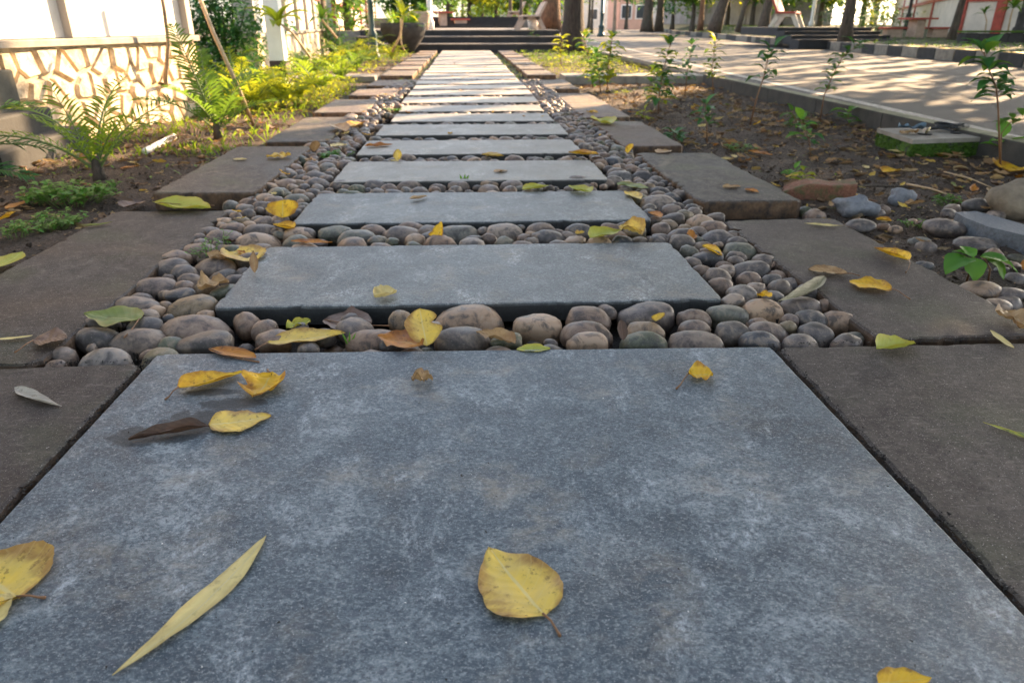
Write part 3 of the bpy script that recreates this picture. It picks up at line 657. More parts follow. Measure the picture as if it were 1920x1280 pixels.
leaf((292,386),(396,396),.30,'L_lim','long yellow-green leaf across the gap between two left pavers','lance',z=-.002,stem=(402,386),fold=.4,curl=.12)
leaf((-10,506),(44,476),.6,'L_lim','green and white leaf at the left edge above the big left paver','ovate',z=-.03,fold=.2)
leaf((530,410),(548,380),1.5,'L_gold','bright golden curled leaf left of the third slab','oval',z=-.004,fold=.3,curl=.2,twist=.2,tilt=.3)
leaf((552,432),(512,424),.5,'L_gold','golden leaf lying below the bright curled one','ovate',z=-.004,fold=.6,curl=.2)
leaf((372,546),(430,532),.6,'L_tan','torn tan leaf on pebbles left of the second slab','oval',z=-.004,fold=.4,bite=.6,ripple=.2)
leaf((437,300),(463,300),.3,'L_pale','small pale leaf on the third left paver','oval',z=.006,fold=.2)
leaf((500,297),(546,295),.35,'L_yel','small ragged yellow leaf on the third left paver','oval',z=.006,fold=.2,ripple=.2)
leaf((768,376),(802,370),.35,'L_tan','tan leaf on the third slab left of its middle','lance',fold=.5,curl=.2)
leaf((1107,364),(1066,352),.40,'L_lim','yellow-green leaf on the back edge of the third slab','ovate',fold=.4,curl=.2)
leaf((980,358),(1030,350),.3,'L_lim','yellow leaf on the pebbles behind the third slab','lance',z=-.002,fold=.4)
leaf((745,302),(762,291),.7,'L_yel','little upright yellow leaf behind the fourth slab','oval',z=-.004,tilt=.6,fold=.3)
leaf((926,324),(952,321),.35,'L_tan','tiny tan leaf in the middle of the fourth slab','lance',fold=.3)
leaf((684,276),(736,273),.25,'L_org','slim orange leaf on the left of the fifth slab','lance',fold=.4)
leaf((1066,289),(1122,299),.30,'L_gold','golden leaf off the right end of the fifth slab','lance',z=.0,fold=.5,tilt=.1)
leaf((904,291),(944,294),.35,'L_yel','yellow leaf on the pebbles behind the fourth slab','lance',z=-.004,fold=.3)
leaf((1355,353),(1389,351),.35,'L_tan','left of two little tan leaves on the third right paver','lance',z=.004,fold=.3)
leaf((1396,356),(1423,362),.40,'L_org','right of two little orange leaves on the third right paver','lance',z=.004,fold=.3)
leaf((1318,462),(1354,482),.34,'L_gold','yellow leaf over pebbles between the second slab and right paver','lance',z=-.004,fold=.6,twist=.4)
leaf((1420,556),(1447,566),.6,'L_gold','small crumpled golden leaf right of the second slab','oval',z=-.004,fold=.7,tilt=.2,ripple=.2)
leaf((1157,346),(1216,356),.32,'L_grn','green leaf on the pebbles right of the third slab','lance',z=-.002,fold=.2)
leaf((1176,362),(1202,376),.4,'L_yel','yellow leaf beside the green one right of the third slab','lance',z=-.002,fold=.3)
leaf((1217,400),(1240,410),.5,'L_org','small orange leaf against the third slab\'s right corner','oval',z=-.006,fold=.5)
leaf((590,285),(612,292),.7,'L_tan','tan leaf standing on pebbles left of the fourth slab','oval',z=-.004,tilt=.5,fold=.3)
leaf((620,276),(650,272),.45,'L_pale','pale leaf behind the tan one left of the fourth slab','oval',z=-.003,fold=.2)
leaf((628,238),(650,250),.35,'L_tan','curled tan leaf on the fourth left paver\'s edge','lance',z=.004,fold=.5)
leaf((660,240),(676,232),.5,'L_gold','golden leaf on the pebbles beside the fourth left paver','oval',z=-.003,fold=.4)
leaf((1124,228),(1146,236),.7,'L_lim','pale leaf at the far end of the fourth right paver','ovate',z=.002,fold=.4,curl=.2)
leaf((1176,288),(1196,284),.6,'L_gold','orange leaf leaning on the third right paver\'s back corner','oval',z=.0,fold=.5,tilt=.3)
leaf((1232,288),(1254,284),.5,'L_tan','pale square leaf on the back of the third right paver','oval',z=.004,fold=.2)
leaf((1664,283),(1712,290),.25,'L_pale','pale leaf lying in front of the mossy block','lance',z=SOIL+.01,fold=.3)
leaf((1738,288),(1810,296),.2,'L_tan','long pink-brown leaf with yellow end in front of the mossy block','lance',z=SOIL+.01,fold=.2)
leaf((1655,326),(1686,320),.35,'L_gold','orange leaf on bare soil behind the grey stones','lance',z=SOIL+.008,fold=.4)
leaf((1890,325),(1912,318),.8,'L_gold','yellow leaf beside the tall right-hand sapling','oval',z=SOIL+.01,fold=.4)
leaf((1642,412),(1672,416),.5,'L_gold','orange leaf between pebbles behind the brown right paver','oval',z=SOIL+.03,fold=.4)
leaf((1402,285),(1448,292),.3,'L_org','orange leaf on soil right of the third right paver','lance',z=SOIL+.008,fold=.3)
leaf((1100,210),(1122,212),.4,'L_gold','little golden leaf on the fifth right paver','lance',z=.003,fold=.3)
leaf((12,395),(52,378),.3,'L_org','orange-brown leaf on the soil left of the weeds','lance',z=SOIL+.01,fold=.3)
leaf((225,318),(262,312),.22,'L_org','orange strip leaf on soil right of the near palm','lance',z=SOIL+.01,fold=.3)
leaf((232,392),(272,380),.7,'L_brn','big brown dry leaf on soil beside the second left paver','ovate',z=SOIL+.012,fold=.3)
leaf((1500,438),(1545,452),.4,'L_brn','dark fallen leaf among stones behind the brown right paver','ovate',z=SOIL+.03,fold=.4)
# generic litter: nothing tells these apart
protos = {}
for mk, n in (('L_tan', 4), ('L_brn', 4), ('L_yel', 2), ('L_org', 2), ('L_pale', 2), ('L_gold', 2), ('L_grn', 1)):
    for k in range(n):
        me, _ = leaf_mesh_data('fallen_leaf', M[mk], L=1, W=R.uniform(.25, .6), shape=R.choice(['ovate', 'lance', 'oval']), fold=R.uniform(.2, .9), curl=R.uniform(.1, .35), twist=R.uniform(-.6, .6), seed=k * 31 + len(mk), nv=8, nu=4, ripple=.2)
        protos.setdefault(mk, []).append(me)
LIT = ['L_tan'] * 6 + ['L_brn'] * 6 + ['L_yel'] * 2 + ['L_org'] * 2 + ['L_pale'] * 3 + ['L_gold'] * 1 + ['L_grn']
CW = {'L_tan': 'tan', 'L_brn': 'dark brown', 'L_yel': 'yellow', 'L_org': 'orange', 'L_pale': 'pale straw-coloured', 'L_gold': 'golden', 'L_grn': 'greenish'}
def zone(x, y):
    if x > 1.1: return 'near the brick' if y < 3.0 else 'by the mossy block' if y < 4.2 and x > 1.9 else 'against the kerb' if x > 2.2 else 'in the middle of the bed' if y < 5 else 'at the far end of the bed'
    if x < -1.1: return 'by the near palm' if y < 3.4 else 'by the second palm' if y < 4.8 else 'among the ferns'
    if abs(x) > .56: return ('left' if x < 0 else 'right') + (' channel, near' if y < 2.6 else ' channel, middle' if y < 4.5 else ' channel, far')
    return 'between near slabs' if y < 3.4 else 'between far slabs'
def scatter(n, fn, label, group, kinds=LIT, size=(.03, .07), zoff=.006, zfun=None):
    for _ in range(n):
        x, y = fn(); s = R.uniform(*size); kd = R.choice(kinds); me = R.choice(protos[kd])
        o = bpy.data.objects.new('fallen_leaf', me); C.objects.link(o)
        o.location = (x, y, (zfun(x, y) if zfun else ground_z(x, y)) + zoff); o.scale = (s, s, s)
        o.rotation_euler = (R.uniform(-.35, .35), R.uniform(-.35, .35), R.uniform(0, 6.28)); tag(o, '%s %s leaf %s, %s' % ('tiny' if s < size[0] + (size[1] - size[0]) * .4 else 'larger', CW[kd], label, zone(x, y)), 'leaf', group)
scatter(95, lambda: (R.uniform(1.14, 2.52), 1.9 + 5.6 * R.random() ** 1.2), 'on right soil', 'leaves littering the right soil bed', size=(.035, .085))
scatter(32, lambda: (R.uniform(1.2, 2.2), R.uniform(1.6, 2.8)), 'on loose stones', 'leaves among the loose stones', zoff=.02)
scatter(50, lambda: (R.uniform(-2.2, -1.15), 1.9 + 5 * R.random() ** 1.1), 'on left soil', 'leaves littering the left soil bed')
def chan():
    while True:
        x = R.choice((-1, 1)) * R.uniform(.57, .75) if R.random() < .7 else R.uniform(-.5, .5); y = 1.5 + 6.5 * R.random()
        if in_channel(x, y): return x, y
scatter(44, chan, 'caught in pebbles', 'leaves caught between the pebbles', ['L_tan', 'L_gold', 'L_yel', 'L_org', 'L_pale', 'L_brn'], (.025, .06), .004, lambda x, y: -.006)
scatter(16, lambda: (R.uniform(-.5, .5), R.uniform(3.4, 14)), 'on the far slabs', 'leaves on the far slabs', ['L_tan', 'L_gold', 'L_org'], (.02, .045), .003, lambda x, y: 0)
lit = MB()
for _ in range(3200):
    q = R.random()
    if q < .55: x, y = R.uniform(1.14, 2.52), 1.9 + 6 * R.random()
    elif q < .9: x, y = R.uniform(-2.25, -1.12), 2.0 + 5.6 * R.random()
    else: x, y = R.uniform(-2.3, -1.1), 9 + 7 * R.random()
    if nz3(x * 1.6, y * 1.6, 7) < R.uniform(-.45, .25): continue
    me = R.choice(protos[R.choice(LIT)]); s_ = R.uniform(.024, .075)
    Mt = Matrix.Translation((x, y, ground_z(x, y) + .005)) @ Euler((R.uniform(-.4, .4), R.uniform(-.4, .4), R.uniform(0, 6.3))).to_matrix().to_4x4() @ Matrix.Scale(s_, 4)
    lit.add([Mt @ v.co for v in me.vertices], [tuple(p.vertices) for p in me.polygons])
m_ = NM('litter_leaf', .7); r_ = m_.n('ShaderNodeNewGeometry').outputs['Random Per Island']
c_ = m_.ramp(r_, [(0, (.10, .055, .03)), (.3, (.33, .20, .09)), (.5, (.16, .09, .045)), (.7, (.42, .30, .14)), (.85, (.07, .04, .025)), (1, (.50, .33, .05))]); m_.col(c_); m_.bump(m_.noise(m_.pos(), 60, 4), .4, .004); m_.translucent(c_, .2); M['litter'] = m_.m
tag(lit.build('leaf_litter', M['litter'], None, True), 'thin carpet of small dry leaves over the soil beds', 'litter', kind='stuff')
# litter fragments
mb = MB()
for _ in range(6000):
    if R.random() < .6: x = R.uniform(1.14, 2.5); y = 1.5 + 6 * R.random()
    else: x = R.uniform(-2.2, -1.1); y = 2 + 5 * R.random()
    s = R.uniform(.004, .014); a = R.uniform(0, 6.3); c = Vector((x, y, ground_z(x, y) + .004)); u = Vector((math.cos(a), math.sin(a), R.uniform(-.4, .4))) * s; v_ = Vector((-math.sin(a), math.cos(a), R.uniform(-.4, .4))) * s * R.uniform(.15, .5)
    mb.add([c - u, c + v_, c + u, c - v_], [(0, 1, 2, 3)])
tag(mb.build('leaf_fragments', M['litter']), 'tiny torn leaf fragments and straw littering the soil beds', 'litter', kind='stuff')
# twigs
mb_tw = [((1105, 480), (1010, 440)), ]
def twig(a, b_, z, label, r=.0025, mat='stem'):
    A = G(*a, z); B = G(*b_, z); m_ = (A + B) / 2 + Vector((R.uniform(-.01, .01), R.uniform(-.01, .01), .006))
    o = MB().tube([A, m_, B], [r, r * .9, r * .5], 6).build('twig', M[mat], None, True); return tag(o, label, 'twig')
twig((1700, 345), (1800, 372), SOIL + .03, 'pale dry stick on the soil beyond the stones', .004, 'straw')
twig((1560, 350), (1740, 352), SOIL + .02, 'mossy stick lying behind the brick', .006, 'bark')
twig((60, 368), (128, 362), SOIL + .01, 'thin brown stick by the near palm', .003)
twig((1770, 322), (1860, 352), SOIL + .02, 'light curved stick between stones and sapling', .003, 'straw')
twig((150, 342), (235, 372), SOIL + .02, 'reddish stick among the weeds at left', .005)
twig((1645, 377), (1560, 372), SOIL + .02, 'short brown twig by the brick', .003)

# ------------------------------------------------------------------ loose stones, brick, block
def rock(name, px, py, wpx, hpx, mat, label, seed, cat='stone', z=SOIL, sq=(1, .8), rough=.3):
    g = G(px, py + hpx / 2, z); t = g.y * math.cos(TH) + (H - z) * math.sin(TH); rx = wpx * t / F / 2; rz = hpx * t / F / 2 * sq[0]
    bm = bmesh.new(); bmesh.ops.create_icosphere(bm, subdivisions=3, radius=1)
    for v in bm.verts:
        p = v.co; k = 1 + rough * mnoise.noise(p * .9 + Vector((seed, 0, 0))) + rough * .35 * mnoise.noise(p * 2.6 + Vector((0, seed, 0))) + rough * .15 * mnoise.noise(p * 6 + Vector((0, 0, seed)))
        v.co = Vector((p.x * rx, p.y * rx * sq[1], p.z * rz)) * k
    me = bpy.data.meshes.new(name); bm.to_mesh(me); bm.free(); me.materials.append(mat); me.polygons.foreach_set('use_smooth', [True] * len(me.polygons))
    o = bpy.data.objects.new(name, me); C.objects.link(o); o.location = (g.x, g.y + rx * sq[1] * .7, z + rz * .75); return tag(o, label, cat)
rock('stone', 1612, 385, 68, 42, M['rock'], 'blue-grey angular stone right of the brick', 3, rough=.7)
rock('stone', 1692, 368, 44, 34, M['rock'], 'smaller blue-grey stone behind the angular one', 9, rough=.6)
rock('boulder', 1935, 372, 130, 90, M['boulder'], 'rounded ochre boulder at the right edge', 14, 'boulder')
rock('stone', 1780, 428, 78, 38, M['pebble'], 'mossy flat cobble left of the broken granite piece', 21, rough=.2)
rock('stone', 1838, 385, 56, 28, M['pebble'], 'brown cobble behind the broken granite piece', 22, rough=.2)
rock('stone', 1620, 425, 60, 26, M['pebble'], 'brown flat cobble at the rim of the right paver', 23, rough=.2)
rock('stone', 1835, 462, 80, 30, M['pebble'], 'grey flat cobble behind the broad-leaved seedling', 24, rough=.2)
rock('stone', 1850, 548, 84, 34, M['pebble'], 'long greenish cobble below the broad-leaved seedling', 25, rough=.2)
rock('stone', 1875, 575, 54, 28, M['pebble'], 'olive cobble at the right rim of the brown paver', 26, rough=.2)
rock('stone', 1905, 555, 60, 30, M['pebble'], 'mossy cobble at the right edge below the seedling', 27, rough=.2)
rock('stone', 1735, 500, 40, 24, M['pebble'], 'small brown cobble left of the seedling', 28, rough=.2)
# brick
g = G(1530, 382, SOIL); br = MB(); br.box(-.125, .125, -.05, .05, 0, .075, .006)
bm_ = bmesh.new(); tm = bpy.data.meshes.new('t'); tm.from_pydata([tuple(v) for v in br.v], [], br.f); bm_.from_mesh(tm); bmesh.ops.triangulate(bm_, faces=bm_.faces); bmesh.ops.subdivide_edges(bm_, edges=bm_.edges, cuts=5, use_grid_fill=True)
for v in bm_.verts:
    p = v.co.copy(); v.co += Vector((nz3(p.x * 14, p.y * 14, p.z * 14), nz3(p.y * 14, p.x * 14, 5 + p.z * 14), nz3(p.x * 9, p.y * 20, 9))) * .011
    if p.x < -.05: v.co.z -= max(0, (-.05 - p.x)) * .35
bm_.to_mesh(tm); br.v = [v.co.copy() for v in tm.vertices]; br.f = [tuple(q.vertices) for q in tm.polygons]; bm_.free(); bpy.data.meshes.remove(tm)
o = br.build('brick', M['brick'], None, False, g + Vector((.03, .05, -.004))); o.rotation_euler = (.03, -.06, -.35); tag(o, 'weathered red brick with mossy top on the soil behind the brown paver', 'brick')
# broken granite piece
def polyprism(name, pts, z0, z1, mat, label, cat, jit=.003, parent=None):
    n = len(pts); rr = random.Random(5); top = [(p[0], p[1], z1 + rr.uniform(-jit, jit) * .3) for p in pts]; bot = [(p[0] + rr.uniform(-jit, jit) * 2, p[1] + rr.uniform(-jit, jit) * 2, z0) for p in pts]
    f = [tuple(range(n)), tuple(reversed(range(n, 2 * n)))] + [(i, i + n, (i + 1) % n + n, (i + 1) % n) for i in range(n)]
    o = mesh_obj(name, top + bot, f, mat, parent); bm = bmesh.new(); bm.from_mesh(o.data); bmesh.ops.recalc_face_normals(bm, faces=bm.faces); bm.to_mesh(o.data); bm.free()
    return tag(o, label, cat) if label else o
zz = SOIL + .055
pts = [G(a, b_, zz) for a, b_ in ((1792, 398), (1830, 396), (1875, 408), (1930, 424), (1935, 445), (1905, 438), (1850, 424), (1836, 418), (1812, 410))]
polyprism('granite_fragment', pts, SOIL - .01, zz, M['grn_s'], 'broken blue-grey granite slab piece by the boulder', 'stone')
# mossy inspection block with debris
zt = .032
tp = [G(1645, 241, zt), G(1712, 262, zt), G(1866, 257, zt), G(1790, 238, zt)]
blk = empty('inspection_block', (tp[0] + tp[2]) / 2, 'low concrete block with moss-covered sides beside the kerb', 'block')
blk.location.z = SOIL; off = blk.location
pp = [(p.x - off.x, p.y - off.y) for p in tp]
polyprism('base', [(p[0] * .985, p[1] * .985) for p in pp], -.03, .066, M['mossy'], None, None, .002, blk)
polyprism('lid', pp, .066, zt - off.z, M['conc'], None, None, .001, blk)
mm = MB()
for _ in range(1600):
    e = R.choice([(0, 1), (1, 2)]); t = R.random(); a = pp[e[0]]; b_ = pp[e[1]]
    if nz3(t * 3, e[0] * 5, 2) < -.15: continue
    x = (a[0] + (b_[0] - a[0]) * t) * .99; y = (a[1] + (b_[1] - a[1]) * t) * .99; z = R.uniform(.0, .066); s = R.uniform(.004, .009)
    q = [Vector((R.uniform(-1, 1), R.uniform(-1, 1), R.uniform(-.8, .8))) * s for _ in range(4)]; mm.add([Vector((x, y, z)) + k for k in q], [(0, 1, 2), (0, 2, 3), (0, 3, 1), (1, 3, 2)])
M['moss'] = mat_foliage('moss_tufts', (.03, .085, .006), (.10, .18, .012), (.2, .3, .02), .15)
tag(mm.build('moss', M['moss'], blk), kind='stuff')
zl = zt + .002
cb = MB(); c0 = G(1768, 246, zl)
for k in range(4):
    pts = []
    for i in range(26):
        a = i / 25 * 2 * PI * 1.3; r = .055 + .01 * math.sin(a * 3 + k); pts.append((c0.x + r * 1.3 * math.cos(a + k) + .01 * k, c0.y + r * .6 * math.sin(a + k), zl + .012 + .008 * k + .006 * math.sin(a * 2 + k)))
    cb.tube(pts, .0045, 6)
tag(cb.build('cable_coil', M['cable'], None, True), 'tangle of black cable lying on the mossy block', 'cable')
for (a, b_, s, lb) in ((1734, 252, .034, 'left black disc on the mossy block'), (1792, 250, .026, 'right black disc under the cable on the mossy block')):
    q = G(a, b_, zl); o = MB().lathe([(s * .9, 0), (s, .002), (s, .005), (s * .8, .007)], 0, 0, 20).build('disc', M['cable'], None, False, q); tag(o, lb, 'disc')
def rag(px, py, L, Wd, mat, label, seed, z=None):
    q = G(px, py, z or zl); me, _ = leaf_mesh_data('rag', mat, L=L, W=Wd, shape='oval', fold=.3, curl=.1, seed=seed, ripple=.35); o = bpy.data.objects.new('rag', me); C.objects.link(o); o.location = q; o.rotation_euler = (0, 0, R.uniform(1.2, 1.9)); return tag(o, label, 'rag')
M['rag'] = mat_plain('faded_blue_cloth', (.10, .15, .19), .9, .35, 40, .3)
rag(1735, 243, .16, .07, M['rag'], 'faded blue-grey rag on the back of the mossy block', 4)
rag(1815, 245, .12, .06, M['L_gry'], 'grey rag beside the cable on the mossy block', 6)
rag(1722, 250, .13, .05, M['L_tan'], 'tan paper scrap on the left of the mossy block', 8)
yl = MB().tube([G(1736, 250, zl + .004), G(1738, 246, zl + .03), G(1744, 240, zl + .02)], .005, 6).build('hook', M['L_pale'], None, True); tag(yl, 'pale bent hook sticking out of the cable tangle', 'hook')
# white broken pipe on the left
A = G(272, 284, SOIL + .025); B = G(326, 256, SOIL + .03)
tag(MB().tube([A, A.lerp(B, .5), B], .016, 12).build('pipe', M['white'], None, True), 'white plastic pipe lying on the soil left of the path', 'pipe')

# ------------------------------------------------------------------ living plants
def leafquad(mb, base, d, L, W, up=Vector((0, 0, 1)), fold=.25, droop=.25, ns=3):
    """a folded, drooping leaf of small faces"""
    d = d.normalized(); s = d.cross(up)
    if s.length < .05: s = Vector((1, 0, 0))
    s.normalize(); u = s.cross(d).normalized(); V = []; Fc = []
    prof = [0.12, .85, .9, .02] if ns == 3 else [0.1, 1, .02]
    for j, w_ in enumerate(prof):
        t = j / (len(prof) - 1); c = base + d * L * t - Vector((0, 0, 1)) * droop * L * t * t
        V += [c - s * W * .5 * w_ + u * fold * W * .5 * w_, c, c + s * W * .5 * w_ + u * fold * W * .5 * w_]
    for j in range(len(prof) - 1):
        for i in range(2): k = j * 3 + i; Fc.append((k, k + 1, k + 4, k + 3))
    mb.add(V, Fc)
LM = {}
def sapleaf(matname, W):
    key = (matname, W)
    if key not in LM:
        me, _ = leaf_mesh_data('leaf', M[matname], L=1, W=W * 1.15, shape='ovate', fold=.3, curl=-.25, seed=len(LM) + 3, nv=6, nu=4, ripple=.08); LM[key] = me
    return LM[key]
def sapling(spts, label, mat, leafL, n, t0=.35, name='sapling', spread=1.0, r=.004, group=None, single=True, mats=None):
    """spts: stem points in the world"""
    b = spts[0]; e = empty(name, b, label, 'sapling' if name == 'sapling' else name.replace('_', ' '), group)
    pts = [p - b for p in spts]; st = MB().tube(pts, [r * (1 - .6 * i / (len(pts) - 1)) for i in range(len(pts))], 6)
    L_ = MB(); rr = random.Random(int(b.x * 1000) + int(b.y * 999)); tot = len(pts) - 1
    n = int(n * 1.5)
    for k in range(n):
        t = t0 + (1 - t0) * (k + rr.random() * .6) / n; t = min(t, .999); i = int(t * tot); q = pts[i].lerp(pts[i + 1], t * tot - i)
        a = k * 2.4 + rr.uniform(-.5, .5); el = rr.uniform(-.15, .55) + (.5 if t > .93 else 0)
        d = Vector((math.cos(a) * math.cos(el), math.sin(a) * math.cos(el), math.sin(el))); s = leafL * rr.uniform(.6, 1.1)
        pet = q + d * s * .35 * spread * rr.uniform(.5, 1.3)
        st.tube([q, pet], [r * .3, r * .22], 4, False)
        mk = rr.choice(mats) if mats else mat
        if single:
            o = bpy.data.objects.new('leaf', sapleaf(mk, .5)); C.objects.link(o); o.parent = e; o.location = pet; s *= 1.8; o.scale = (s, s, s)
            o.rotation_mode = 'QUATERNION'; o.rotation_quaternion = (d - Vector((0, 0, .25))).to_track_quat('Y', 'Z')
        else: leafquad(L_, pet, d, s, s * .5)
    st.build('stem', M['stem'] if r > .002 else M['stem_g'], e, True)
    if not single: L_.build('foliage', M[mat], e, True)
    return e
def stemline(*pp, z=SOIL):
    """first pixel on the ground, the rest above it in a plane facing the camera"""
    b = G(*pp[0], z); return [b] + [P(a, c, b.y) for a, c in pp[1:]]
sapling(stemline((1876, 322), (1874, 262), (1872, 205), (1868, 165), (1852, 125), (1845, 98)), 'tall dark green sapling at the right edge in front of the kerb', 'green_d', .055, 26, .50, r=.005, mats=['green_d', 'green_d', 'green'])
sapling(stemline((1876, 322), (1878, 250), (1895, 228), (1925, 222)), 'thin side shoot arching right from the tall right sapling\'s foot', 'green', .05, 5, .5, r=.003)
sapling(stemline((1537, 228), (1545, 180), (1562, 140), (1580, 107), (1612, 82)), 'leaning leggy sapling with leafy top before the road', 'green_d', .05, 22, .3, r=.004, mats=['green_d', 'green'])
sapling(stemline((1406, 236), (1420, 180), (1432, 145), (1440, 110), (1450, 92)), 'slim sapling with a bare pale stem right of the bushy ones', 'green_d', .06, 10, .45, r=.005)
sapling(stemline((1326, 270), (1325, 235), (1322, 196)), 'small dark-stemmed sapling on the soil right of the third edge paver', 'green_d', .045, 10, .5, r=.004)
sapling(stemline((1234, 216), (1236, 180), (1242, 140), (1258, 78)), 'tall bushy sapling in the middle of the right soil bed', 'green', .06, 40, .2, r=.005, mats=['green', 'green_y', 'green_d'])
sapling(stemline((1214, 200), (1222, 170), (1228, 130)), 'low leafy shoot left of the tall bushy sapling', 'green', .055, 14, .2, r=.004, mats=['green', 'green_d'])
sapling(stemline((1284, 184), (1288, 140), (1298, 80)), 'dark sapling between the bushy ones', 'green_d', .055, 18, .35, r=.005)
sapling(stemline((1338, 180), (1335, 130), (1342, 76)), 'yellow-green sapling by the kerb corner', 'green_y', .055, 24, .3, r=.005, mats=['green_y', 'green'])
sapling(stemline((1138, 176), (1140, 130), (1148, 66)), 'bushy yellow-green sapling nearest the path', 'green_y', .07, 34, .25, r=.006, mats=['green_y', 'green_y', 'green'])
sapling(stemline((1112, 168), (1106, 120), (1094, 66)), 'green bushy sapling just right of the path', 'green', .07, 34, .15, r=.006, mats=['green', 'green_y', 'green_d'])
sapling(stemline((1126, 172), (1122, 130), (1118, 100)), 'short leafy sapling between the two path-side bushes', 'green', .07, 24, .1, r=.006, mats=['green', 'green_d'])
sapling(stemline((1052, 126), (1050, 100), (1056, 68)), 'slim yellow-green shrub before the dark trunk', 'green_y', .08, 18, .25, r=.008)
sapling(stemline((1006, 96), (1004, 78), (998, 58)), 'small sapling in front of the steps', 'green', .09, 12, .3, r=.008)
sapling(stemline((1592, 234), (1590, 222), (1592, 206)), 'upright seedling at the foot of the kerb', 'green_b', .05, 7, .1, 'seedling', r=.0035)
sapling(stemline((1498, 240), (1492, 225), (1486, 212)), 'leafy seedling left of the leaning sapling', 'green', .05, 10, .1, 'seedling', r=.0035)
sapling(stemline((1520, 296), (1517, 262), (1500, 225)), 'thin seedling with hanging teal leaves on the soil', 'green_b', .05, 9, .4, 'seedling', r=.0025, mats=['green_b', 'green_d'])
sapling(stemline((1268, 264), (1264, 256), (1262, 246)), 'low dark green seedling beside the third right edge paver', 'green_d', .05, 9, .0, 'seedling', r=.003)
sapling(stemline((1208, 226), (1206, 216), (1208, 206)), 'tiny yellow seedling beside the fourth edge paver', 'green_y', .035, 6, .0, 'seedling', r=.003)
sapling(stemline((1505, 345), (1510, 332), (1508, 322)), 'yellow-green seedling on soil behind the brick', 'green_y', .03, 8, .0, 'seedling', r=.002)
sapling(stemline((1480, 330), (1486, 326), (1490, 318)), 'lime seedling left of the brick', 'green_b', .03, 6, .0, 'seedling', r=.002)
sapling(stemline((1888, 300), (1885, 285), (1880, 262)), 'bright green leafy shoot behind the tall right sapling', 'green_b', .07, 5, .4, 'seedling', r=.003)
# broad-leaved seedling
b = G(1812, 530, SOIL); e = empty('seedling', b, 'broad-leaved bright green seedling among stones right of the brown paver', 'seedling')
MB().tube([(0, 0, 0), (.0, .0, .05), (-.012, 0, .068)], [.003, .002, .0015], 6).build('stem', M['stem'], e, True)
MB().tube([(0.05, -.01, 0), (.045, -.01, .04), (.03, 0, .065)], [.003, .002, .0015], 6).build('stem', M['stem'], e, True)
for (dx, dy, dz, s, ox) in ((-1, -.45, -.42, .088, -.012), (-.12, -.6, -.75, .066, -.004), (1, -.4, -.38, .095, .016), (.45, -.6, -.7, .068, .034), (-.2, .9, .3, .05, 0), (-.6, .5, .1, .05, 0)):
    me, _ = leaf_mesh_data('leaf', M['green_b'], L=1, W=.85, shape='ovate', fold=.18, curl=-.25, seed=int(s * 1000), nv=10, nu=6, ripple=.06)
    o = bpy.data.objects.new('leaf', me); C.objects.link(o); o.parent = e; o.location = (ox, 0, .066); o.scale = (s, s, s); o.rotation_mode = 'QUATERNION'
    o.rotation_quaternion = Vector((dx, dy, dz)).to_track_quat('Y', 'Z')
# weeds
def weed(px, py, wpx, n, mat, label, leafL=.022, hmax=.05, z=SOIL, wy=None):
    b = G(px, py, z); t = b.y; wd = wpx * t / F / 2; e = empty('weed', b, label, 'weed'); st = MB(); L_ = MB(); rr = random.Random(px)
    for k in range(n):
        a = rr.uniform(0, 6.28); r = wd * math.sqrt(rr.random()); x = r * math.cos(a); y = r * math.sin(a) * (wy or .8); h = hmax * rr.uniform(.35, 1)
        tip = Vector((x + rr.uniform(-.02, .02), y + rr.uniform(-.02, .02), h)); st.tube([Vector((x * .5, y * .5, -.002)), Vector((x * .8, y * .8, h * .6)), tip], [.0014, .0012, .0008], 4, False)
        for j in range(rr.randint(4, 7)):
            an = rr.uniform(0, 6.28); el = rr.uniform(-.1, .7); q = Vector((x * .8, y * .8, h * .6)).lerp(tip, rr.random())
            leafquad(L_, q, Vector((math.cos(an), math.sin(an), math.sin(el))), leafL * rr.uniform(.6, 1.2), leafL * .5)
    st.build('stem', M['stem_g'], e, True); L_.build('foliage', M[mat], e, True); return e
weed(90, 430, 150, 62, 'green_b', 'patch of bright low weeds beside the big left paver')
weed(30, 448, 60, 10, 'green_b', 'little weeds at the left edge beside the big paver')
weed(140, 385, 140, 56, 'green_b', 'leafy weeds in the middle below the near palm', .036, .09)
weed(200, 362, 60, 14, 'green_b', 'weeds growing at the near palm\'s right foot', .024, .05)
weed(70, 385, 70, 22, 'green_b', 'upright lighter weeds left of the leafy patch', .034, .07)
weed(388, 484, 70, 12, 'green_b', 'feathery weed growing through pebbles left of the second slab', .014, .045, -.02)
weed(422, 466, 26, 5, 'green_b', 'small weed sprig on the pebbles beside the feathery weed', .012, .05, -.02)
weed(632, 296, 60, 16, 'green_b', 'grassy weed left of the fourth slab', .03, .03, -.02)
weed(735, 212, 28, 9, 'green_b', 'small weed left of the seventh slab', .03, .04, -.02)
weed(1075, 292, 22, 6, 'green_b', 'weed at the right end of the fifth slab', .02, .02, -.02)
weed(1150, 236, 30, 8, 'green', 'grass tuft beside the fourth right edge paver', .03, .04, -.03)
weed(1716, 428, 50, 14, 'green_b', 'tiny yellow-green weeds among the loose stones', .016, .03)
weed(1770, 385, 60, 16, 'green_b', 'low weeds growing behind the mossy cobble', .02, .04)
weed(1390, 285, 70, 14, 'green_b', 'grass blades on soil right of the third edge paver', .025, .05)
weed(1165, 178, 40, 12, 'green_y', 'yellow-green weed beside the fifth edge paver', .03, .05)
weed(640, 205, 40, 8, 'green', 'grass tuft by the fourth left paver', .04, .04)
